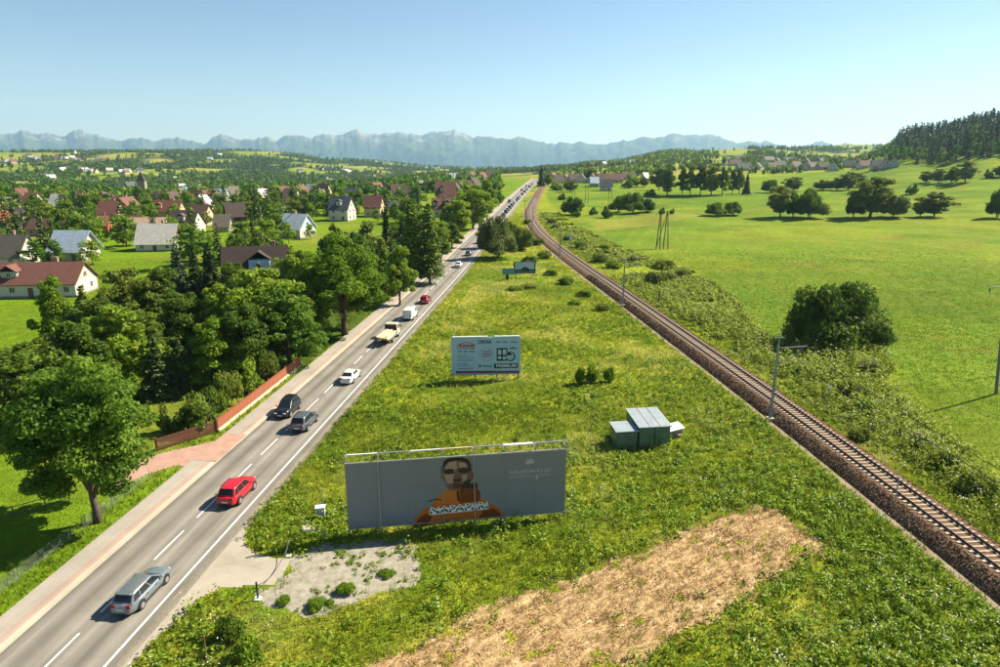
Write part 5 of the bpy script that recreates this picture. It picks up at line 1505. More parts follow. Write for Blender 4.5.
MB().bar((-.05, -.0, zb - .06), (WW + .05, 0, zb - .06), .1).build('bottom_rail', steel_m, r)
seam = plain('seam_grey', (.30, .30, .30), .6)
for i, px in enumerate((378, 411, 443, 475, 507, 537)):
    q = WW * (i + 1) / np_
    if i in (0, 3):
        MB().tube([(q, -.5, 0), (q, -.07, 3.4), (q, -.06, 7.1)], .045, 6).build('mast', steel_m, r)
    else:
        MB().box((q, -.035, (zb + zt) / 2), (.035, .03, zt - zb)).build('seam_strip', seam, r)
MB().bar((WW + .1, .1, 6.6), (WW + .9, -1.0, 0), .03).build('stay_wire', steel_m, r)
# the printed man (flat print on the sheet), placed by where it stands on the sheet
L7 = lambda x, y: (420 + x / 7.41, 440 + y / 7.41)
def P7(pts): return [L7(*p) for p in pts]
prt = empty('poster_print', (0, 0, 0)); prt.parent = r
skin = flat('6a4f44', 'skin'); skin_l = flat('a08478', 'skin_light'); skin_d = flat('2c1f1c', 'skin_dark'); hair = flat('15110f', 'hair'); orange = flat('b8601e', 'jacket'); orange_d = flat('733211', 'jacket_fold'); orange_l = flat('bf6a2a', 'jacket_light'); ink = flat('10100f', 'ink'); lip = flat('4a2a26', 'lips')
pts_j = [(-55, 655), (-35, 580), (20, 520), (80, 490), (120, 440), (145, 400), (200, 370), (300, 362), (420, 350), (445, 380), (450, 430), (520, 470), (590, 510), (625, 560), (610, 572), (400, 590), (200, 612), (0, 648)]
B1.patch(P7(pts_j), 0, orange, 'jacket', parent=prt)
B1.patch(P7([(120, 440), (145, 400), (200, 372), (280, 366), (285, 470), (150, 478)]), 1, orange_l, 'collar', parent=prt)
B1.patch(P7([(292, 365), (420, 350), (448, 385), (440, 450), (292, 468)]), 1, orange_d, 'collar', parent=prt)
B1.patch(P7([(-40, 640), (-20, 590), (40, 545), (90, 560), (60, 632)]), 1, orange_d, 'jacket_fold', parent=prt)
B1.patch(P7([(430, 590), (470, 520), (545, 505), (600, 545), (590, 575)]), 1, orange_d, 'jacket_fold', parent=prt)
B1.patch(P7([(345, 325), (420, 315), (430, 350), (350, 362), (330, 345)]), 2, skin_d, 'neck', parent=prt)
head = [(160, 250), (158, 200), (172, 160), (205, 135), (262, 126), (320, 128), (358, 145), (378, 180), (382, 240), (402, 232), (398, 280), (378, 300), (365, 335), (330, 362), (262, 374), (215, 366), (195, 335), (180, 300), (160, 290), (152, 270)]
B1.patch(P7(head), 2, skin, 'head', parent=prt)
B1.patch(P7([(160, 245), (158, 200), (172, 160), (205, 135), (262, 126), (320, 128), (358, 145), (378, 180), (380, 230), (366, 225), (355, 180), (330, 160), (270, 150), (215, 158), (185, 185), (176, 240)]), 3, hair, 'hair', parent=prt)
B1.patch(P7([(185, 205), (215, 165), (270, 156), (275, 205), (262, 290), (235, 318), (200, 325), (182, 270)]), 3, skin_l, 'lit_cheek', parent=prt)
B1.patch(P7([(285, 165), (335, 170), (350, 200), (290, 205)]), 3, skin_l, 'lit_brow', parent=prt)
B1.patch(P7([(310, 260), (350, 250), (345, 295), (318, 310)]), 3, skin_l, 'lit_cheek', parent=prt)
for pts in ([(180, 222), (210, 210), (250, 216), (254, 246), (215, 254), (184, 250)], [(282, 212), (325, 203), (366, 210), (362, 238), (320, 244), (288, 238)]):
    B1.patch(P7(pts), 4, skin_d, 'eye_shadow', parent=prt)
B1.patch(P7([(262, 215), (278, 215), (304, 286), (296, 304), (250, 306), (242, 294)]), 4, skin, 'nose', parent=prt)
B1.patch(P7([(242, 292), (300, 284), (298, 306), (250, 308)]), 5, skin_d, 'nose_shadow', parent=prt)
B1.patch(P7([(238, 330), (270, 318), (310, 324), (318, 336), (290, 356), (250, 354)]), 4, lip, 'lips', parent=prt)
B1.patch(P7([(330, 300), (378, 290), (365, 335), (330, 360), (300, 366)]), 4, skin_d, 'jaw_shadow', parent=prt)
B1.patch(P7([(160, 440), (120, 432), (60, 452), (60, 458), (122, 440), (160, 448)]), 2, ink, 'drawstring', parent=prt)
B1.patch(P7([(270, 378), (286, 376), (290, 450), (278, 452)]), 2, ink, 'zip', parent=prt)
B1.patch(P7([(70, 512), (505, 468), (508, 512), (72, 556)]), 3, flat('d8dad6', 'name_strip'), 'name_strip', parent=prt)
x0, z0_ = B1.loc(*L7(78, 556)); x1, z1_ = B1.loc(*L7(502, 512))
xh, zh = B1.loc(*L7(78, 498))
B1.text('NAPAPIJRI', x0, z0_ + .1, (zh - z0_) * 1.12, ink, 4, width=x1 - x0, rot=-math.atan2(z1_ - z0_, x1 - x0), parent=prt, bold=.012)
B1.text('NAPAPIJRI', x0 + .03, z0_ + .32, (zh - z0_) * .85, flat('e8eae6', 'name_white'), 6, width=x1 - x0 - .05, rot=-math.atan2(z1_ - z0_, x1 - x0), parent=prt)
pale = flat('a9adb2', 'pale_ink')
x0, z0_ = B1.loc(510, 473.5); x1, z1_ = B1.loc(550, 470.3)
B1.text('KRUPÓWKI 60', x0, z0_ - .08, .46, pale, 1, width=x1 - x0, parent=prt)
B1.text('CENTRUM HANDLOWE', x0, z0_ - .42, .24, pale, 1, width=(x1 - x0) * .98, parent=prt)
cx_, cz_ = B1.loc(529.8, 461.5)
for k in range(5):
    t = R(90 + (k - 2) * 36)
    B1.patch([(cx_ + .04 * math.cos(t + 1.5), cz_ - .2 + .04 * math.sin(t + 1.5)), (cx_ + .32 * math.cos(t - .28), cz_ - .2 + .38 * math.sin(t - .28)), (cx_ + .46 * math.cos(t), cz_ - .2 + .52 * math.sin(t)), (cx_ + .32 * math.cos(t + .28), cz_ - .2 + .38 * math.sin(t + .28))], 1 + k, pale, 'emblem_leaf', px=False, parent=prt)
q = B1.loc(536.5, 477.2)
B1.patch([(q[0] - .14, q[1] - .16), (q[0] + .1, q[1] - .16), (q[0] + .14, q[1] + .06), (q[0], q[1] + .18), (q[0] - .16, q[1] + .08)], 1, pale, 'small_mark', px=False, parent=prt)

# --- window-maker's billboard
B2 = Board('billboard', (-6.5, 85.0), (2.75, 85.6), 'pale blue window-maker billboard standing in the meadow, headed OKNA')
r = B2.root; WW = B2.W; zb, zt = .9, 6.0
blue_p = flat('a9c3d2', 'sign_blue')
pm = MB().box((0, .06, 0), (WW / 3 - .02, .12, zt - zb)).mesh('panel', blue_p)
for i in range(3): link('panel', pm, r, (WW * (i + .5) / 3, 0, (zb + zt) / 2))
for i in range(4):
    xx = .25 + (WW - .5) * i / 3
    MB().box((xx, .24, 3.0), (.16, .2, 6.2)).build('post', steel_m, r)
    MB().bar((xx, .3, 4.4), (xx, 2.4, 0), .08).build('strut', steel_m, r)
MB().box((WW * .27, 0, zt + .08), (WW * .5, .25, .16)).build('top_rail', white_m, r)
MB().box((WW * .8, 0, zt + .08), (WW * .36, .25, .16)).build('top_rail', white_m, r)
MB().box((WW / 2, -.02, zb - .05), (WW, .2, .1)).build('bottom_rail', steel_m, r)
inkb = flat('1c2226', 'sign_ink'); redp = flat('b0423e', 'sign_red'); gryp = flat('6d7b86', 'sign_grey')
L9 = lambda x, y: (440 + x / 9.53, 320 + y / 9.53)
def T2(body, xa, ya, xb, hpx, mat, bold=0.0, layer=1):
    x0, z0_ = B2.loc(*L9(xa, ya)); x1, _z = B2.loc(*L9(xb, ya)); _x, zh = B2.loc(*L9(xa, ya - hpx))
    return B2.text(body, x0, z0_, (zh - z0_) * 1.38, mat, layer, width=x1 - x0, bold=bold)
def WORDS(spans, yb, hpx, mat, slant=0.0):
    for xa, xb in spans: B2.patch([L9(xa, yb), L9(xb, yb), L9(xb, yb - hpx * (1 - slant * .4)), L9((xa + xb) / 2, yb - hpx), L9(xa, yb - hpx * (1 - slant))], 1, mat, 'text_block')
T2('OKNA', 362, 226, 494, 36, inkb, .02)
WORDS([(533, 575), (592, 645), (668, 732)], 216, 12, gryp)
WORDS([(165, 172)], 282, 44, redp); WORDS([(182, 206), (214, 240), (246, 272), (277, 302), (306, 328)], 256, 24, redp, .35); WORDS([(184, 200), (208, 224), (232, 252), (260, 280), (290, 330)], 276, 14, gryp, .25)
WORDS([(170, 206), (222, 262), (280, 330)], 305, 9, inkb)
for yy_, ww_ in ((346, 90), (364, 160), (388, 150), (420, 100), (440, 120), (465, 150)):
    q0 = B2.loc(*L9(165, yy_)); q1 = B2.loc(*L9(165 + ww_, yy_ - 8))
    B2.patch([(q0[0], q0[1]), (q1[0], q0[1]), (q1[0], q1[1]), (q0[0], q1[1])], 1, gryp if yy_ not in (388, 465) else inkb, 'text_line', px=False)
# roof line of the logo
B2.patch([L9(165, 236), L9(250, 205), L9(335, 234), L9(330, 240), L9(250, 212), L9(170, 241)], 1, redp, 'logo_roof')
# round stamp
cx_, cz_ = B2.loc(*L9(445, 328)); ex = B2.loc(*L9(510, 328))[0] - cx_
ring = MB()
for k in range(28):
    a0, a1 = 2 * math.pi * k / 28, 2 * math.pi * (k + 1) / 28
    ring.poly([(cx_ + ex * math.cos(a0), -.016, cz_ + ex * math.sin(a0)), (cx_ + ex * math.cos(a1), -.016, cz_ + ex * math.sin(a1)), (cx_ + ex * .93 * math.cos(a1), -.016, cz_ + ex * .93 * math.sin(a1)), (cx_ + ex * .93 * math.cos(a0), -.016, cz_ + ex * .93 * math.sin(a0))])
ring.build('stamp_ring', flat('a87c86', 'stamp'), r)
for yy_, ww_ in ((305, 80), (328, 100), (350, 76)):
    B2.patch([L9(445 - ww_ / 2, yy_ + 6), L9(445 + ww_ / 2, yy_ - 2), L9(445 + ww_ / 2, yy_ - 14), L9(445 - ww_ / 2, yy_ - 6)], 1, flat('98727c', 'stamp_text'), 'stamp_line')
# picture of a window profile
B2.patch([L9(540, 268), L9(642, 266), L9(642, 388), L9(540, 390)], 1, inkb, 'window_picture')
for (a_, b_, c_, d_) in ((552, 282, 584, 330), (598, 280, 632, 330), (552, 344, 584, 372), (598, 346, 632, 376)):
    B2.patch([L9(a_, b_), L9(c_, b_), L9(c_, d_), L9(a_, d_)], 2, flat('b9cad4', 'pane_print'), 'pane_picture')
cx_, cz_ = B2.loc(*L9(672, 348)); ex = B2.loc(*L9(718, 348))[0] - cx_
def disc(cx__, cz__, rr_, layer, mat, nm): return B2.patch([(cx__ + rr_ * math.cos(2 * math.pi * k / 24), cz__ + rr_ * math.sin(2 * math.pi * k / 24)) for k in range(24)], layer, mat, nm, px=False)
disc(cx_, cz_, ex, 3, inkb, 'cross_section_picture'); disc(cx_ - ex * .06, cz_ + ex * .04, ex * .8, 4, flat('a4bccb', 'pane_print2'), 'cross_section_picture')
B2.patch([L9(625, 335), L9(660, 300), L9(690, 335)], 5, inkb, 'arrow_picture')
WORDS([(662, 733)], 274, 9, inkb); B2.patch([L9(682, 262), L9(697, 248), L9(710, 262)], 1, gryp, 'logo_mark')
B2.patch([L9(515, 416), L9(742, 412), L9(742, 456), L9(515, 460)], 1, inkb, 'black_band')
T2('PREMIUM', 535, 450, 728, 28, flat('d8dde0', 'white_ink'), .015, 3)
B2.patch([L9(372, 418), L9(400, 438), L9(372, 458)], 1, flat('3f6a50', 'green_ink'), 'logo_mark'); WORDS([(402, 500)], 446, 13, flat('5a7888', 'blue_ink'))
B2.patch([L9(150, 508), L9(758, 502), L9(758, 482), L9(150, 486)], 1, flat('7b3a46', 'maroon'), 'maroon_band')

# --- small far billboard and its teal neighbour
q0 = G(513.5, 278); q1 = G(535.5, 278)
B3 = Board('billboard', (q0[0], q0[1]), (q1[0], q1[1] + .4), 'small far billboard showing a pale sky and dark vehicle')
r = B3.root; WW = B3.W
MB().box((WW / 2, .06, 2.5), (WW, .12, 2.9)).build('panel', flat('2e4650', 'far_panel'), r)
B3.patch([(.35, 2.1), (WW - .3, 2.1), (WW - .3, 3.85), (.35, 3.85)], 1, flat('aab8c6', 'far_sky'), 'sky_picture', px=False)
B3.patch([(1.6, 1.7), (2.0, 2.3), (2.6, 2.7), (3.4, 2.5), (4.0, 2.0), (3.8, 1.6)], 2, flat('2a2a2c', 'far_car'), 'vehicle_picture', px=False)
B3.patch([(.35, 1.15), (WW - .3, 1.15), (WW - .3, 1.8), (.35, 1.8)], 1, flat('4d6670', 'far_band'), 'text_band', px=False)
for xx in (.6, WW - .6): MB().box((xx, .2, 1.2), (.16, .16, 2.6)).build('post', steel_m, r)
q0 = G(503, 280)
sg = empty('roadside_sign', (q0[0], q0[1], 0)); tag(sg, 'teal sign board on a black post left of the small far billboard', 'sign')
MB().box((1.3, 0, 2.1), (2.9, .1, 1.5)).build('panel', flat('5f8a8a', 'teal'), sg)
MB().box((1.0, .12, 1.0), (.7, .14, 2.2)).build('post', trim_m, sg)

# ------------------------------------------------------------------ green metal kiosks
green_m = plain('kiosk_green', (.10, .16, .115), .35, metal=.2, noise=.3, nscale=1.2, spec=.5)
kroof = roof_mat('roof_kiosk', '8f9aa0', True)
rustm = plain('rust_streak', (.22, .10, .05), .8)
def kiosk(x, y, w, d, h, rz, label, n, rise=.25):
    k = empty('metal_kiosk', (x, y, 0), rz); tag(k, label, 'kiosk', 'green kiosks')
    MB().add([(0, 0, .05), (w, 0, .05), (w, d, .05), (0, d, .05), (0, 0, h), (w, 0, h), (w, d, h + rise), (0, d, h + rise)], [(0, 1, 5, 4), (1, 2, 6, 5), (2, 3, 7, 6), (3, 0, 4, 7), (4, 5, 6, 7), (3, 2, 1, 0)]).build('body', green_m, k)
    for i in range(n):
        MB().box((w * (i + .5) / n, -.02, h * .48), (w / n - .12, .05, h * .86)).build('door', green_m, k)
    for i in range(1, n): MB().box((w * i / n, -.045, h * .48), (.07, .04, h * .88)).build('door_gap', trim_m, k)
    ro = MB().add([(-.12, -.15, h + .02), (w + .12, -.15, h + .02), (w + .12, d + .12, h + rise + .04), (-.12, d + .12, h + rise + .04), (-.12, -.15, h + .12), (w + .12, -.15, h + .12), (w + .12, d + .12, h + rise + .14), (-.12, d + .12, h + rise + .14)], [(0, 3, 2, 1), (4, 5, 6, 7), (0, 1, 5, 4), (1, 2, 6, 5), (2, 3, 7, 6), (3, 0, 4, 7)]).build('roof', kroof, k)
    if n > 1:
        for i in (1, 2):
            xx = w * i / 3
            MB().bar((xx, -.1, h + .13), (xx, d, h + rise + .15), .07, .03).build('rusty_seam', rustm, ro)
    MB().box((w / 2, d / 2, 0), (w + .1, d + .1, .16)).build('plinth', kerb_m, k)
q = G(616, 450); kiosk(q[0], q[1], 2.25, 2.2, 1.95, R(8), 'smaller green metal kiosk with pale flat roof, next to the bigger one', 1, .1)
q = G(638.5, 449); kiosk(q[0], q[1], 3.3, 4.4, 2.35, R(7), 'bigger green metal kiosk with rust-streaked grey roof in the meadow', 2)
q = G(668, 440)
for i in range(7):
    o = MB().box((0, 0, 0), (random.uniform(1.4, 2.0), .28, .09)).build('scrap_board', plain('old_board', (.28, .23, .18), .9, noise=.3), loc=(q[0] + .7 + random.uniform(-.2, .2), q[1] + .6 + (i % 3) * .42, .16 + (i // 3) * .16), rot=(0, 0, random.uniform(-.5, .5)))
    tag(o, 'weathered board in the scrap pile beside the bigger green kiosk', 'board', 'scrap boards beside the kiosk')
o = MB().box((0, 0, 0), (2.0, 1.5, .06)).build('white_sheet', white_m, loc=(q[0] + .8, q[1] + 1.1, 1.05), rot=(.1, -.12, .3)); tag(o, 'white sheet lying on top of the scrap pile by the kiosk', 'sheet')
o = MB().box((0, 0, 0), (1.5, 1.2, .9)).build('scrap_crate', plain('old_board', (.28, .23, .18)), loc=(q[0] + .8, q[1] + 1.2, .5), rot=(0, 0, .3)); tag(o, 'battered crate under the white sheet by the kiosk', 'crate')

# ------------------------------------------------------------------ railway masts, poles and signs
mast_m = plain('mast_grey', (.27, .29, .31), .6, metal=.3)
ins_m = plain('insulator_brown', (.10, .05, .035), .4)
def mast(y, h, label):
    p, a = at_line(RAIL, y, -3.0)
    k = empty('catenary_mast', (p.x, p.y, 0.0), a - math.pi / 2); tag(k, label, 'mast', 'railway catenary masts')   # local +x points to the track
    MB().box((0, 0, .15), (.7, .7, .5)).build('footing', kerb_m, k)
    MB().add([(sx * q, sy * q * .8, z) for z, q in ((0.2, .15), (h - .6, .10)) for sx, sy in ((-1, -1), (1, -1), (1, 1), (-1, 1))], [(0, 1, 5, 4), (1, 2, 6, 5), (2, 3, 7, 6), (3, 0, 4, 7), (4, 5, 6, 7)]).build('pole', mast_m, k)
    MB().tube([(0, 0, h - .7), (0, 0, h + .9)], .05, 6).bar((-.7, 0, h + .3), (.7, 0, h + .3), .07).build('top_bracket', mast_m, k)
    MB().tube([(0, 0, h - .9), (3.4, 0, h - .75)], .055, 6).build('upper_arm', mast_m, k)
    MB().tube([(0.05, 0, h - 2.7), (1.5, 0, h - 2.2), (3.1, 0, h - .8)], .04, 6).tube([(1.5, 0, h - 2.3), (3.3, 0, h - 2.35)], .03, 6).build('cantilever', mast_m, k)
    for xx, zz in ((.35, h - .88), (.35, h - 2.6)):
        MB().tube([(xx - .15, 0, zz), (xx - .05, 0, zz), (xx + .05, 0, zz), (xx + .15, 0, zz)], [.05, .1, .1, .05], 8).build('insulator', ins_m, k)
    for xx in (-.65, .65):
        MB().tube([(xx, 0, h + .3), (xx, 0, h + .55)], .06, 6).build('insulator', ins_m, k)
    return p, a
for i, (yy_, h, lb) in enumerate([(71.5, 9.6, 'grey catenary mast nearest the lens left of the railway'), (129.5, 8.9, 'grey catenary mast second from the lens left of the railway'), (190, 8.6, 'grey catenary mast third from the lens left of the railway'), (250, 8.6, 'grey catenary mast fourth from the lens where the railway curves'), (310, 8.6, 'thin far catenary mast beyond the railway curve')]):
    mast(yy_, h, lb)
wire_m = plain('overhead_wire', (.06, .05, .045), .5)
wm = MB()
msy = [12, 71.5, 129.5, 190, 250, 310, 370, 440]
def wp(y, o, z): 
    p, a = at_line(RAIL, y, o); return (p.x, p.y, z)
for nm, o_, z_, sag in (('contact_wire', .2, 6.3, 0.0), ('messenger_wire', .2, 8.2, .9)):
    pts = []
    for a_, b_ in zip(msy[:-1], msy[1:]):
        for t in np.linspace(0, 1, 9)[:-1]: pts.append(wp(a_ + (b_ - a_) * t, o_, z_ - sag * 4 * t * (1 - t)))
    wo_ = MB().tube(pts, 0.03, 4).build(nm, wire_m); tag(wo_, 'thin overhead %s above the railway track' % nm.replace('_', ' '), 'wire')
for px, b_, t_, lb, st in [(826, 413, 388, 'slim railway post with small square plate by the weeds', 1), (893, 512, 477, 'slim dark marker post between track and cess path', 0), (659, 303, 291, 'rusty red marker post beyond the track', 2), (664, 302, 292, 'thin white marker stake beside the rusty red one', 3), (868, 440, 424, 'short pale stake in the weeds right of the track', 3)]:
    q = G(px, b_); h = top_z(q[1], t_)
    k = empty('marker_post', (q[0], q[1], 0)); tag(k, lb, 'post')
    m_ = [mast_m, mast_m, rustm, white_m][st]
    MB().tube([(0, 0, -.1), (0, 0, h)], .05 if st < 2 else (.16 if st == 2 else .04), 8).build('post', m_, k)
    MB().box((0, -.05, h + (.1 if st == 1 else .02)), (.45, .03, .35) if st == 1 else (.14, .14, .06)).build('plate', white_m if st == 1 else m_, k)
# trackside signal with white board
p, a = at_line(RAIL, 203, 2.9)
k = empty('trackside_signal', (p.x, p.y, 0), a - math.pi / 2); tag(k, 'trackside signal with pale rectangular board near the railway curve', 'signal')
MB().tube([(0, 0, 0), (0, 0, 5.2)], .09, 8).build('post', mast_m, k); MB().box((0, -.1, 4.4), (.9, .12, 1.9)).build('board', plain('signal_back', (.5, .56, .62), .5), k); MB().bar((-.4, -.1, 3.3), (-.4, -.1, 0.2), .05).build('ladder', mast_m, k)

# power line poles
pole_m = plain('old_pole_wood', (.10, .085, .07), .9, noise=.3)
x, y = G(995, 398); h = top_z(y, 289)
k = empty('power_pole', (x, y, tz(x, y))); k.rotation_euler = (0, -R(6.2), 0); tag(k, 'tall concrete power pole with crossarm at the right picture edge', 'pole')
MB().tube([(0, 0, -.3), (0, 0, h)], [.19, .11], 8).build('pole', plain('pole_concrete', (.16, .16, .15), .9), k)
MB().bar((-2.0, 0, h - .15), (2.0, 0, h - .15), .12).build('crossarm', mast_m, k)
for xx in (-1.9, 1.9, 0.9): MB().tube([(xx, 0, h - .7), (xx, 0, h - .2)], .07, 8).build('insulator', ins_m, k)
x, y = GT(662, 249); h = top_z(y, 211) - tz(x, y)
k = empty('four_legged_pole', (x, y, tz(x, y)), R(8)); tag(k, 'four-legged wooden power pole standing in the right-hand field', 'pole')
for bx0, tx0 in ((-2.0, -1.15), (-.7, -1.0), (.35, 1.0), (2.0, 1.15)):
    MB().tube([(bx0, 0, -.2), (tx0, 0, h)], [.18, .12], 7).build('leg', pole_m, k)
MB().tube([(-1.7, .12, 1.0), (.95, .12, h - .6)], [.1, .08], 6).build('brace', pole_m, k)
MB().bar((-2.0, 0, h - .3), (2.0, 0, h - .3), .16).build('crossarm', pole_m, k)
for sx in (-1.6, 0, 1.6): MB().tube([(sx, 0, h - .2), (sx, 0, h + .25)], .06, 6).build('insulator', ins_m, k)
for i, (px, b_, t_, lb) in enumerate([(586.5, 204, 185, 'wooden twin pole in the pasture, left of two near the round bushes'), (609.5, 208, 190, 'wooden twin pole in the pasture, right of two near the round bushes'), (573.5, 199, 189, 'farther wooden twin pole behind the railway curve')]):
    x, y = GT(px, b_); h = top_z(y, t_) - tz(x, y)
    k = empty('twin_pole', (x, y, tz(x, y))); tag(k, lb, 'pole')
    for sx in (-.8, .8): MB().tube([(sx, 0, -.2), (sx * .9, 0, h)], [.16, .12], 6).build('leg', pole_m, k)
    MB().bar((-1.4, 0, h - .4), (1.4, 0, h - .4), .16).build('crossarm', pole_m, k)

# ------------------------------------------------------------------ fences
wood_red = plain('fence_stain', (.30, .095, .045), .8, noise=.25, nscale=1.5)
wood_brown = plain('fence_brown', (.17, .07, .04), .85, noise=.3, nscale=1.5)
def fence(p0, p1, h, step, bw, mat, label, plinth=None):
    p0 = Vector((p0[0], p0[1], 0)); p1 = Vector((p1[0], p1[1], 0)); d = p1 - p0; n = d.length; a = math.atan2(d.y, d.x)
    k = empty('wooden_fence', p0, a); tag(k, label, 'fence')
    zb = .12 + (plinth or 0)
    bme = MB().add([(-bw / 2, -.02, 0), (bw / 2, -.02, 0), (bw / 2, .02, 0), (-bw / 2, .02, 0), (-bw / 2, -.02, h - zb), (bw / 2, -.02, h - zb), (bw / 2, .02, h - zb), (-bw / 2, .02, h - zb), (0, -.02, h - zb + .07), (0, .02, h - zb + .07)], [(0, 1, 5, 8, 4), (3, 7, 9, 6, 2), (1, 2, 6, 5), (3, 0, 4, 7), (5, 6, 9, 8), (7, 4, 8, 9), (0, 3, 2, 1)]).mesh('board', mat)
    s = .1
    while s < n - .05:
        link('board', bme, k, (s, -.06 + random.uniform(-.006, .006), zb + random.uniform(-.015, .015)), (0, 0, random.uniform(-.03, .03))); s += step
    s = 0.0
    pme = MB().box((0, .05, h * .52), (.13, .13, h * 1.08)).box((0, .05, h * 1.08), (.17, .17, .06)).mesh('post', wood_brown)
    while s <= n + .1:
        link('post', pme, k, (s, 0, 0)); s += n / max(1, round(n / 2.6))
    for zz in (zb + .2, h - .3): MB().bar((0, 0, zz), (n, 0, zz), .05, .09).build('rail', wood_brown, k)
    if plinth: MB().box((n / 2, -.02, plinth / 2), (n, .24, plinth + .02)).build('plinth', plain('fence_plinth', (.52, .46, .34), .9), k)
fence(at_line(ROAD, 67.2, -7.3)[0], at_line(ROAD, 90.5, -7.3)[0], 1.55, .125, .11, wood_red, 'reddish board fence on a cream plinth along the pavement', .32)
fence(G(157, 451), (at_line(ROAD, 67.2, -7.35)[0].x - .15, at_line(ROAD, 67.2, -7.3)[0].y), 1.35, .15, .10, wood_brown, 'dark brown picket fence beside the red paved driveway')
def wire_fence(pts, h, label, wires, mat, name='wire_fence'):
    k = empty(name, (pts[0][0], pts[0][1], 0)); tag(k, label, 'fence')
    o = Vector((pts[0][0], pts[0][1], 0))
    for p in pts: MB().tube([(p[0] - o.x, p[1] - o.y, -.1), (p[0] - o.x, p[1] - o.y, h)], .028 if wires > 2 else .06, 6).build('post', mat, k)
    for w_ in range(wires):
        z = h * (.25 + .7 * w_ / max(1, wires - 1))
        MB().tube([(p[0] - o.x, p[1] - o.y, z) for p in pts], .006 if wires > 2 else .04, 5).build('strand' if wires > 2 else 'rail', mat, k)
wire_fence([tuple(at_line(ROAD, yy_, -8.1)[0])[:2] for yy_ in np.arange(38, 58, 2.6)], 1.2, 'grey wire fence along the grass verge left of the pavement', 6, mast_m)
wire_fence([G(-14, 523), G(14, 517), G(46, 508), G(70, 500)], 1.0, 'brown rail fence across the lawn behind the big maple', 2, pole_m, 'rail_fence')

# ------------------------------------------------------------------ bollards, cabinet and other small things by the apron
q = G(258, 599)
k = empty('bollard', (q[0], q[1], 0)); tag(k, 'upright black bollard on a small white foot beside the apron', 'bollard')
MB().box((0, 0, .04), (.45, .45, .09)).build('foot', white_m, k); MB().tube([(0, 0, .05), (0, 0, 1.35)], .065, 10).build('post', trim_m, k)
q2 = G(285, 556)
k = empty('bollard', (q2[0], q2[1], 0)); tag(k, 'leaning grey bollard on the gravel lot edge', 'bollard')
MB().box((0.3, 0, .04), (.4, .4, .09)).build('foot', white_m, k); MB().tube([(0, 0, .02), (.28, .35, 1.15)], .05, 8).build('post', steel_m, k)
A = Vector((q[0], q[1], 1.1)); Bv = Vector((q2[0] + .25, q2[1] + .3, .9))
o = MB().tube([A.lerp(Bv, t) - Vector((0, 0, .75 * 4 * t * (1 - t))) for t in np.linspace(0, 1, 13)], .025, 5).build('barrier_chain', plain('chain_dark', (.04, .04, .04), .5, metal=.5)); tag(o, 'dark chain hanging between the two bollards across the apron', 'chain')
q = G(321, 517)
k = empty('utility_cabinet', (q[0], q[1], 0), R(10)); tag(k, 'white utility cabinet in the grass left of the poster billboard', 'cabinet')
MB().box((0, 0, .5), (.75, .5, .9)).build('body', white_m, k, bevel=.02); MB().box((0, -.255, .52), (.66, .02, .74)).build('door', plain('cabinet_door', (.45, .47, .47), .5), k); MB().box((0, 0, .98), (.85, .6, .07)).build('lid', white_m, k)
q = G(323, 511); k = empty('grey_stake', (q[0], q[1], 0)); tag(k, 'thin pale stake standing behind the white utility cabinet', 'stake')
MB().tube([(0, 0, -.1), (0, 0, 2.1)], .03, 6).build('stake', steel_m, k); MB().box((0, 0, 2.1), (.1, .1, .06)).build('cap', steel_m, k)
q = G(308, 530)
o = MB().box((0, 0, 0), (1.1, .8, .35), taper=.8).build('concrete_block', kerb_m, loc=(q[0], q[1], .15), rot=(.05, .08, .4), bevel=.06); tag(o, 'pale broken concrete block at the weed edge of the lot', 'concrete block')
q = G(207, 664)
k = empty('rusty_stake', (q[0], q[1], 0)); tag(k, 'thin rusty stake in the tall grass at the bottom edge', 'stake'); MB().tube([(0, 0, -.1), (.05, 0, 2.0)], .035, 6).build('stake', rustm, k); MB().box((.05, 0, 2.0), (.09, .09, .05)).build('cap', rustm, k)

# ------------------------------------------------------------------ cows on the slope
def cow(px, py, length_px, rz, label, col):
    x, y = GT(px, py); z = tz(x, y); L = 2.3
    me = bpy.data.meshes.new('cow')
    V = [(0, 0, 1.05), (.55, 0, 1.08), (.85, 0, 1.12), (1.15, 0, 1.28), (1.42, 0, 1.22), (1.62, 0, 1.08), (-.5, 0, 1.1), (-.8, 0, 1.12), (-.95, 0, 1.0), (-1.0, 0, .55),
         (.62, .22, .85), (.62, .24, .45), (.60, .24, .03), (.62, -.22, .85), (.66, -.24, .45), (.66, -.24, .03), (-.72, .22, .85), (-.66, .24, .5), (-.74, .24, .03), (-.72, -.22, .85), (-.62, -.24, .5), (-.70, -.24, .03),
         (1.34, .2, 1.36), (1.34, -.2, 1.36)]
    E_ = [(0, 1), (1, 2), (2, 3), (3, 4), (4, 5), (0, 6), (6, 7), (7, 8), (8, 9), (1, 10), (10, 11), (11, 12), (1, 13), (13, 14), (14, 15), (7, 16), (16, 17), (17, 18), (7, 19), (19, 20), (20, 21), (4, 22), (4, 23)]
    Rr_ = [.40, .36, .27, .20, .17, .12, .38, .33, .06, .05, .15, .08, .07, .15, .08, .07, .16, .085, .07, .16, .085, .07, .06, .06]
    me.from_pydata(V, E_, [])
    o = link('cow', me, None, (x, y, z), (0, 0, R(rz))); me.materials.append(col)
    sk = o.modifiers.new('skin', 'SKIN')
    for i, s_ in enumerate(me.skin_vertices[0].data if me.skin_vertices else []): s_.radius = (Rr_[i], Rr_[i])
    if me.skin_vertices: me.skin_vertices[0].data[0].use_root = True
    ss = o.modifiers.new('subd', 'SUBSURF'); ss.levels = 1; ss.render_levels = 1
    tag(o, label, 'cow')
    return o
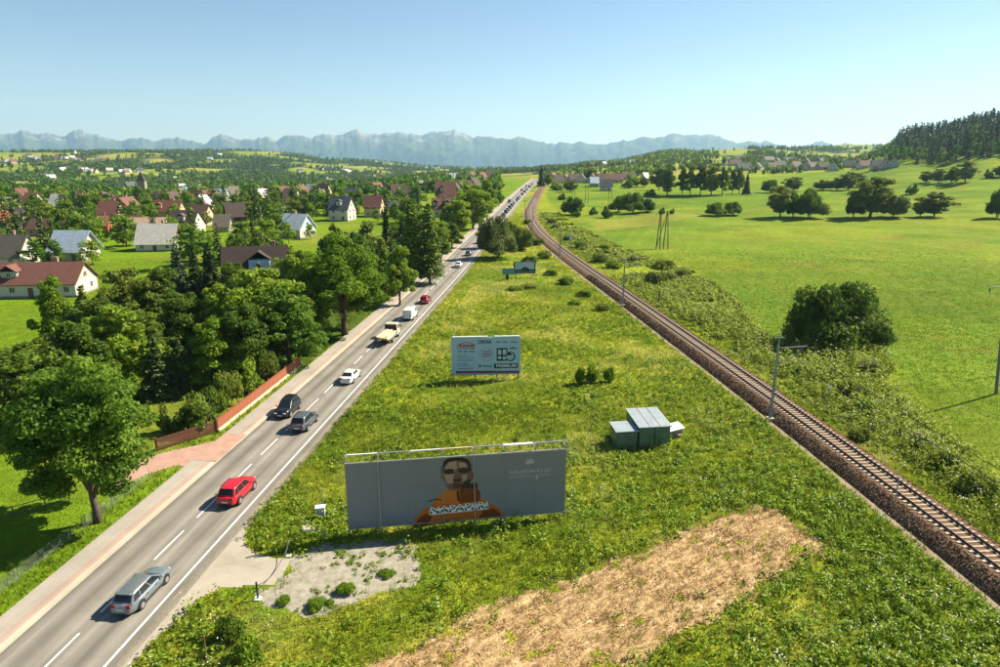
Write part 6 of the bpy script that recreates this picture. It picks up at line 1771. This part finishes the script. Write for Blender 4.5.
cow_m = plain('cow_hide', (.045, .03, .025), .8, noise=.3, nscale=1.5)
cow(959, 206, 8, 185, 'dark cow standing on the pasture slope, the larger in view', cow_m)
cow(988, 206, 4, 160, 'dark cow near the right-edge field tree', cow_m)
cow(979, 173, 4, 10, 'small dark cow high on the slope below the spruce wood', cow_m)
# ------------------------------------------------------------------ grass, weeds and straw
grass_m = leaf_mat('grass_blades', (0.1118, 0.1697, 0.0167, 1), (0.2580, 0.3164, 0.0304, 1), (0.4473, 0.4403, 0.1277, 1), .45, .6)
lawn_m = leaf_mat('field_blades', (0.1009, 0.1607, 0.0094, 1), (0.1714, 0.2435, 0.0140, 1), (0.2796, 0.3144, 0.0374, 1), .35, .6)
weed_m = leaf_mat('weed_leaves', (0.0600, 0.1254, 0.0104, 1), (0.1600, 0.2598, 0.0176, 1), (0.3200, 0.4032, 0.0560, 1), .42, .5)
hedge_m = leaf_mat('ditch_leaves', (0.0864, 0.1325, 0.0144, 1), (0.2304, 0.2968, 0.0315, 1), (0.4320, 0.4770, 0.0810, 1), .42, .5)
umbel_m = plain('umbel_white', (.62, .62, .52), .8)
stalk_m = leaf_mat('straw_blades', (.15, .085, .03, 1), (.43, .285, .125, 1), (.72, .56, .33, 1), .2, .8)

def scatter(n, x0, x1, y0, y1, rg_, power=1.0):
    """points denser near the camera"""
    y = y0 + (y1 - y0) * rg_.uniform(0, 1, n) ** power
    return rg_.uniform(x0, x1, n), y

def blades(name, x, y, per, h, w, mat, tint, rg_, lean=.45, group_r=.12, zoff=0.0):
    """tufts of triangular blades"""
    n = len(x)
    X = np.repeat(x, per) + rg_.normal(0, group_r, n * per); Y = np.repeat(y, per) + rg_.normal(0, group_r, n * per)
    Hh = np.repeat(h, per) * rg_.uniform(.55, 1.2, n * per); T = np.repeat(tint, per) + rg_.uniform(-.12, .12, n * per)
    a = rg_.uniform(0, 2 * math.pi, n * per); l_ = rg_.uniform(.1, lean, n * per) * Hh
    W_ = np.repeat(w, per) if hasattr(w, '__len__') else np.full(n * per, w)
    b_ = rg_.uniform(0, 2 * math.pi, n * per)
    Z = terrain(X, Y) + zoff
    p0 = np.stack([X + np.cos(b_) * W_, Y + np.sin(b_) * W_, Z - .02], 1); p1 = np.stack([X - np.cos(b_) * W_, Y - np.sin(b_) * W_, Z - .02], 1)
    p2 = np.stack([X + np.cos(a) * l_, Y + np.sin(a) * l_, Z + Hh], 1)
    v = np.stack([p0, p1, p2], 1).reshape(-1, 3)
    me = np_mesh(name, v, np.arange(len(v)).reshape(-1, 3), mat, np.repeat(T, 3))
    return tag(link(name, me), kind='stuff')

def clear_ground(x, y):
    dr = dist_line(ROAD, x, y); dl = dist_line(RAIL, x, y)
    ok = ((dr > 4.75) | (dr < -6.35)) & ((dl < -3.65 + .5 * vnoise(x, y, 4)) | (dl > 2.6))
    jx_, jy_ = rg.normal(0, .55, len(x)), rg.normal(0, .55, len(x))
    for p in (TAN, LOT): ok &= ~in_poly(x + jx_, y + jy_, p)
    for p in (APRON, DRIVE): ok &= ~in_poly(x, y, p)
    return ok
def in_view(x, y, pad=220):
    u = 500 + 666.67 * x / (y * CP + CAM_H * SP); return (u > -pad) & (u < 1000 + pad)

rg = np.random.default_rng(5)
def meadow(n, y0, y1, per, hr, w, name, pw=1.0):
    x, y = scatter(n, -70, 90, y0, y1, rg, pw)
    dr = dist_line(ROAD, x, y); dl = dist_line(RAIL, x, y)
    k = clear_ground(x, y) & in_view(x, y) & (dr > 4.6) & (dl < 8)
    x, y, dr, dl = x[k], y[k], dr[k], dl[k]
    n1 = fbm(x / 9, y / 9, 3, 4); n2 = fbm(x / 2.6, y / 2.6, 33, 3)
    h = rg.uniform(*hr, len(x)) * (.55 + .9 * n2)
    t = .32 + 1.9 * (n1 - .42) + .7 * (n2 - .5) - .25 * sstep(12, 3, -dl)
    t = np.where(dr < 9, np.minimum(t, .42), t)
    t = t - .12 * (y < 46)
    return blades(name, x, y, per, h, w, grass_m, np.clip(t, 0, .95), rg)
meadow(165000, 31, 75, 4, (.16, .42), .035, 'meadow_grass', 1.0)
meadow(95000, 75, 150, 4, (.18, .45), .055, 'middle_meadow_grass', 1.1)
meadow(45000, 150, 330, 4, (.2, .5), .10, 'far_meadow_grass', 1.3)
# field on the right
x, y = scatter(150000, 20, 190, 40, 230, rg, 1.5)
k = in_poly(x, y, FIELD) & in_view(x, y) & (dist_line(RAIL, x, y) > 6) & (rg.uniform(0, 1, len(x)) > sstep(120, 225, y))
x, y = x[k], y[k]
n2 = fbm(x / 40.0, y / 40.0, 9, 4); n3 = fbm(x / 5, y / 5, 35, 3)
blades('field_grass', x, y, 3, rg.uniform(.08, .22, len(x)), .04 + .0004 * y, lawn_m, np.clip(.35 + 1.4 * (n2 - .5) + .6 * (n3 - .5), 0, .9), rg, .8, .2)
# lawns and verges left of the road
x, y = scatter(90000, -140, -22, 34, 190, rg, 1.4)
k = (dist_line(ROAD, x, y) < -6.4) & in_view(x, y) & clear_ground(x, y) & ~in_poly(x, y, WOODFLOOR)
x, y = x[k], y[k]; dr = dist_line(ROAD, x, y)
blades('lawn_grass', x, y, 3, np.where(dr > -9.5, .45, .12) * rg.uniform(.6, 1.1, len(x)), .035 + .0003 * y, lawn_m, np.clip(.35 + .8 * (fbm(x / 6, y / 6, 36, 3) - .5), 0, .9), rg, .7, .15)
# straw left on the mown strip
x, y = scatter(60000, -25, 30, 28, 56, rg)
k = in_poly(x + rg.normal(0, .6, len(x)), y + rg.normal(0, .6, len(x)), TAN); x, y = x[k], y[k]
ra_ = x * .88 + y * .47; rb_ = -x * .47 + y * .88      # rows run along the strip
blades('cut_straw', x, y, 2, rg.uniform(.04, .26, len(x)), .032, stalk_m, np.clip(.42 + 1.5 * (fbm(ra_ / 2.6, rb_ / .55, 38, 4, .6) - .5) + .5 * (fbm(x / 5, y / 5, 57, 2) - .5), 0, 1), rg, 2.6, .2, .05)
x, y = scatter(9000, -25, 30, 28, 56, rg)
k = in_poly(x, y, TAN) & (fbm(x / 1.6, y / 1.6, 39, 3) > .56); x, y = x[k], y[k]
blades('regrowing_grass', x, y, 4, rg.uniform(.1, .25, len(x)), .03, grass_m, rg.uniform(.1, .5, len(x)), rg, .6, .15)

def clumps(name, x, y, h, r_, per, size, mat, rg_, tint0=.35):
    """leafy weeds: small domes of leaves"""
    n = len(x)
    d = rg_.normal(size=(n * per, 3)); d /= np.linalg.norm(d, axis=1)[:, None]; d[:, 2] = np.abs(d[:, 2])
    q = rg_.uniform(.25, 1, n * per) ** .5
    c = np.stack([np.repeat(x, per) + d[:, 0] * np.repeat(r_, per) * q, np.repeat(y, per) + d[:, 1] * np.repeat(r_, per) * q, terrain(np.repeat(x, per), np.repeat(y, per)) + .05 + d[:, 2] * np.repeat(h, per) * q], 1)
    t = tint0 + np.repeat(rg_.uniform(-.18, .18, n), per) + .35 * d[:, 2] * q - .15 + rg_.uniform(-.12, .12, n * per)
    v, f, ti = leaf_quads(c, size, t, d, .5, 1.2, rg_)
    return tag(link(name, np_mesh(name, v, f, mat, ti)), kind='stuff')
# weeds in the meadow, thicker by the track, round the poster and bottom right
x, y = scatter(26000, -40, 60, 30, 130, rg, 1.5)
dr = dist_line(ROAD, x, y); dl = dist_line(RAIL, x, y)
wn_ = fbm(x / 4.0, y / 4.0, 44, 3)
want = np.clip(.06 + .9 * sstep(17, 5, -dl) * (y < 95) + .7 * sstep(40, 12, -dl) * (y < 66) + .55 * sstep(.5, .62, wn_) + .6 * in_poly(x, y, gpoly([(255, 500), (340, 500), (430, 560), (330, 545), (262, 558), (240, 535)])), 0, 1)
k = clear_ground(x, y) & in_view(x, y) & (dr > 5) & (dl < -4.0) & (rg.uniform(0, 1, len(x)) < want)
x, y = x[k], y[k]
wh = 1.25 * rg.uniform(.3, .85, len(x)) * (.6 + .8 * fbm(x / 3, y / 3, 45, 2))
clumps('meadow_weeds', x, y, wh, rg.uniform(.25, .6, len(x)), 16, .11, weed_m, rg)
def umbels(name, x, y, h, per, size):
    n = len(x)
    c = np.stack([np.repeat(x, per) + rg.normal(0, .22, n * per), np.repeat(y, per) + rg.normal(0, .22, n * per), terrain(np.repeat(x, per), np.repeat(y, per)) + np.repeat(h, per) * rg.uniform(.85, 1.15, n * per)], 1)
    v, f, ti = leaf_quads(c, size, np.zeros(n * per), None, 2.5, 1.0, rg)
    return tag(link(name, np_mesh(name, v, f, umbel_m, ti)), kind='stuff')
k = (fbm(x / 6, y / 6, 46, 3) > .52) & (rg.uniform(0, 1, len(x)) < .2)
umbels('white_umbel_flowers', x[k], y[k], wh[k] + .12, 4, .055)
# tufts pushing through the gravel
x, y = scatter(700, -16, -2, 38, 50, rg)
k = in_poly(x, y, LOT) & (fbm(x / 1.4, y / 1.4, 47, 2) > .60); x, y = x[k], y[k]
clumps('gravel_weeds', x, y, rg.uniform(.06, .25, len(x)), rg.uniform(.1, .3, len(x)), 14, .07, weed_m, rg)
for i, (px, b_, w_, t_) in enumerate([(346, 592, 18, 584), (316, 607, 20, 600), (284, 603, 14, 597), (386, 575, 16, 571), (330, 604, 9, 600)]):
    plant(px, b_, t_, w_, 'bush_b', 'bright', ['leafy weed clump in the middle of the gravel lot', 'leafy weed clump at the near side of the gravel lot', 'leafy weed clump next to the black bollard', 'flat weed clump at the back of the gravel lot', 'little weed clump at the gravel edge between two bigger ones'][i])
# ditch weeds between railway and field
x, y = scatter(42000, 5, 75, 36, 330, rg, 1.6)
dl = dist_line(RAIL, x, y); inf = in_poly(x, y, FIELD)
edge = sstep(3.4, 6.5, dl)
k = (dl > 3.2) & (~inf) & in_view(x, y) & (rg.uniform(0, 1, len(x)) < .25 + .75 * edge) & (y < 330) & (fbm(x / 6, y / 6, 48, 3) > .30 + .12 * sstep(120, 170, y))
x, y, dl = x[k], y[k], dl[k]
hh = rg.uniform(.4, 1.3, len(x)) * (.4 + .9 * fbm(x / 5, y / 5, 49, 3)) * (.45 + .9 * sstep(3.5, 7.5, dl)) * (1 + .75 * sstep(5, 8, dl) * (y < 120)) * (1 - .35 * sstep(130, 180, y))
clumps('ditch_weeds', x, y, hh, rg.uniform(.35, .9, len(x)), 23, np.repeat(.058 + .0010 * y, 23), hedge_m, rg, .32)
k = (fbm(x / 7, y / 7, 50, 3) > .47) & (rg.uniform(0, 1, len(x)) < .22)
umbels('ditch_umbel_flowers', x[k], y[k], hh[k] + .1, 4, .065)
# taller bushes of the ditch, one by one
db = [(975, 492, 40, 466), (1003, 508, 44, 472), (945, 468, 36, 444), (918, 448, 34, 424), (890, 425, 36, 400), (865, 412, 28, 392), (850, 395, 30, 376), (880, 392, 34, 366), (838, 380, 26, 366), (812, 368, 28, 352), (905, 425, 30, 402), (870, 375, 32, 352), (840, 362, 30, 344), (640, 285, 22, 270), (655, 283, 26, 267), (670, 280, 22, 267), (625, 276, 20, 262), (612, 268, 20, 255), (600, 262, 18, 248), (590, 255, 18, 243), (580, 248, 16, 237), (570, 241, 16, 230), (562, 235, 14, 225), (556, 229, 12, 220), (683, 277, 20, 266), (648, 268, 18, 258), (665, 268, 22, 257), (635, 262, 18, 252), (620, 258, 16, 248), (605, 250, 16, 240), (552, 224, 10, 216), (548, 217, 9, 210), (860, 440, 24, 424), (790, 372, 22, 358)]
for i, (px, b_, w_, t_) in enumerate(db):
    if i % 3 == 1: continue
    plant(px, b_, t_ + .3 * (b_ - t_), w_ * .85, 'bush' if i % 2 else 'bush_b', ['olive', 'bright', 'olive', 'silver'][i % 4], '%s ditch bush beside the railway, %s counted from the bottom right corner' % (['olive', 'fresh green', 'olive', 'silvery'][i % 4], ORD(sorted([q for j, q in enumerate(db) if j % 3 != 1], key=lambda t: -t[1]).index((px, b_, w_, t_)))), 'bushes of the railway ditch')
mb_ = [(530, 262, 20, 250), (545, 258, 18, 246), (552, 275, 18, 264), (538, 245, 14, 234), (524, 240, 14, 228), (566, 284, 20, 272), (585, 296, 20, 285), (602, 310, 18, 300), (520, 232, 12, 222), (527, 224, 10, 216), (530, 288, 24, 280), (515, 290, 20, 283), (575, 305, 18, 296)]
for i, (px, b_, w_, t_) in enumerate(mb_):
    plant(px, b_, t_ + .4 * (b_ - t_), w_ * .8, 'bush_b' if i % 2 else 'bush', ['mid', 'olive', 'bright'][i % 3], '%s bush on the meadow side of the railway, %s counted from the far curve' % (['dark green', 'olive', 'fresh green'][i % 3], ORD(sorted(mb_, key=lambda t: t[1]).index((px, b_, w_, t_)))), 'bushes on the meadow side of the railway')

# undergrowth on the floor of the garden wood
x, y = scatter(9000, -150, -20, 60, 170, rg, 1.3)
k = in_poly(x, y, WOODFLOOR) & in_view(x, y) & (dist_line(ROAD, x, y) < -8); x, y = x[k], y[k]
clumps('wood_undergrowth', x, y, rg.uniform(.2, .8, len(x)), rg.uniform(.4, 1.0, len(x)), 16, .17, weed_m, rg, .3)
# loose stones on the ballast
rs_ = 26000
y = 30 + 130 * rg.uniform(0, 1, rs_) ** 1.4; o_ = np.where(rg.uniform(0, 1, rs_) < .72, rg.uniform(-2.95, -1.5, rs_), rg.uniform(1.5, 2.8, rs_))
xl = np.interp(y, RAIL[:, 1], RAIL[:, 0]); zz_ = np.interp(o_, [-3.0, -2.45, -1.85, -1.45, 1.45, 1.85, 2.9], [0, .42, RZ - .26, RZ - .22, RZ - .22, RZ - .26, .02]) + .02
stone_m = leaf_mat('loose_ballast', (.03, .018, .011, 1), (.15, .09, .055, 1), (.42, .31, .22, 1), 0.0, .9)
v, f, ti = leaf_quads(np.stack([xl + o_, y, zz_], 1), .06 + .0004 * y, rg.uniform(0, .8, rs_), None, 1.0, .9, rg)
st_ = link('loose_stones', np_mesh('loose_stones', v, f, stone_m, ti), rt); st_.location = -inv
tag(st_, kind='stuff')
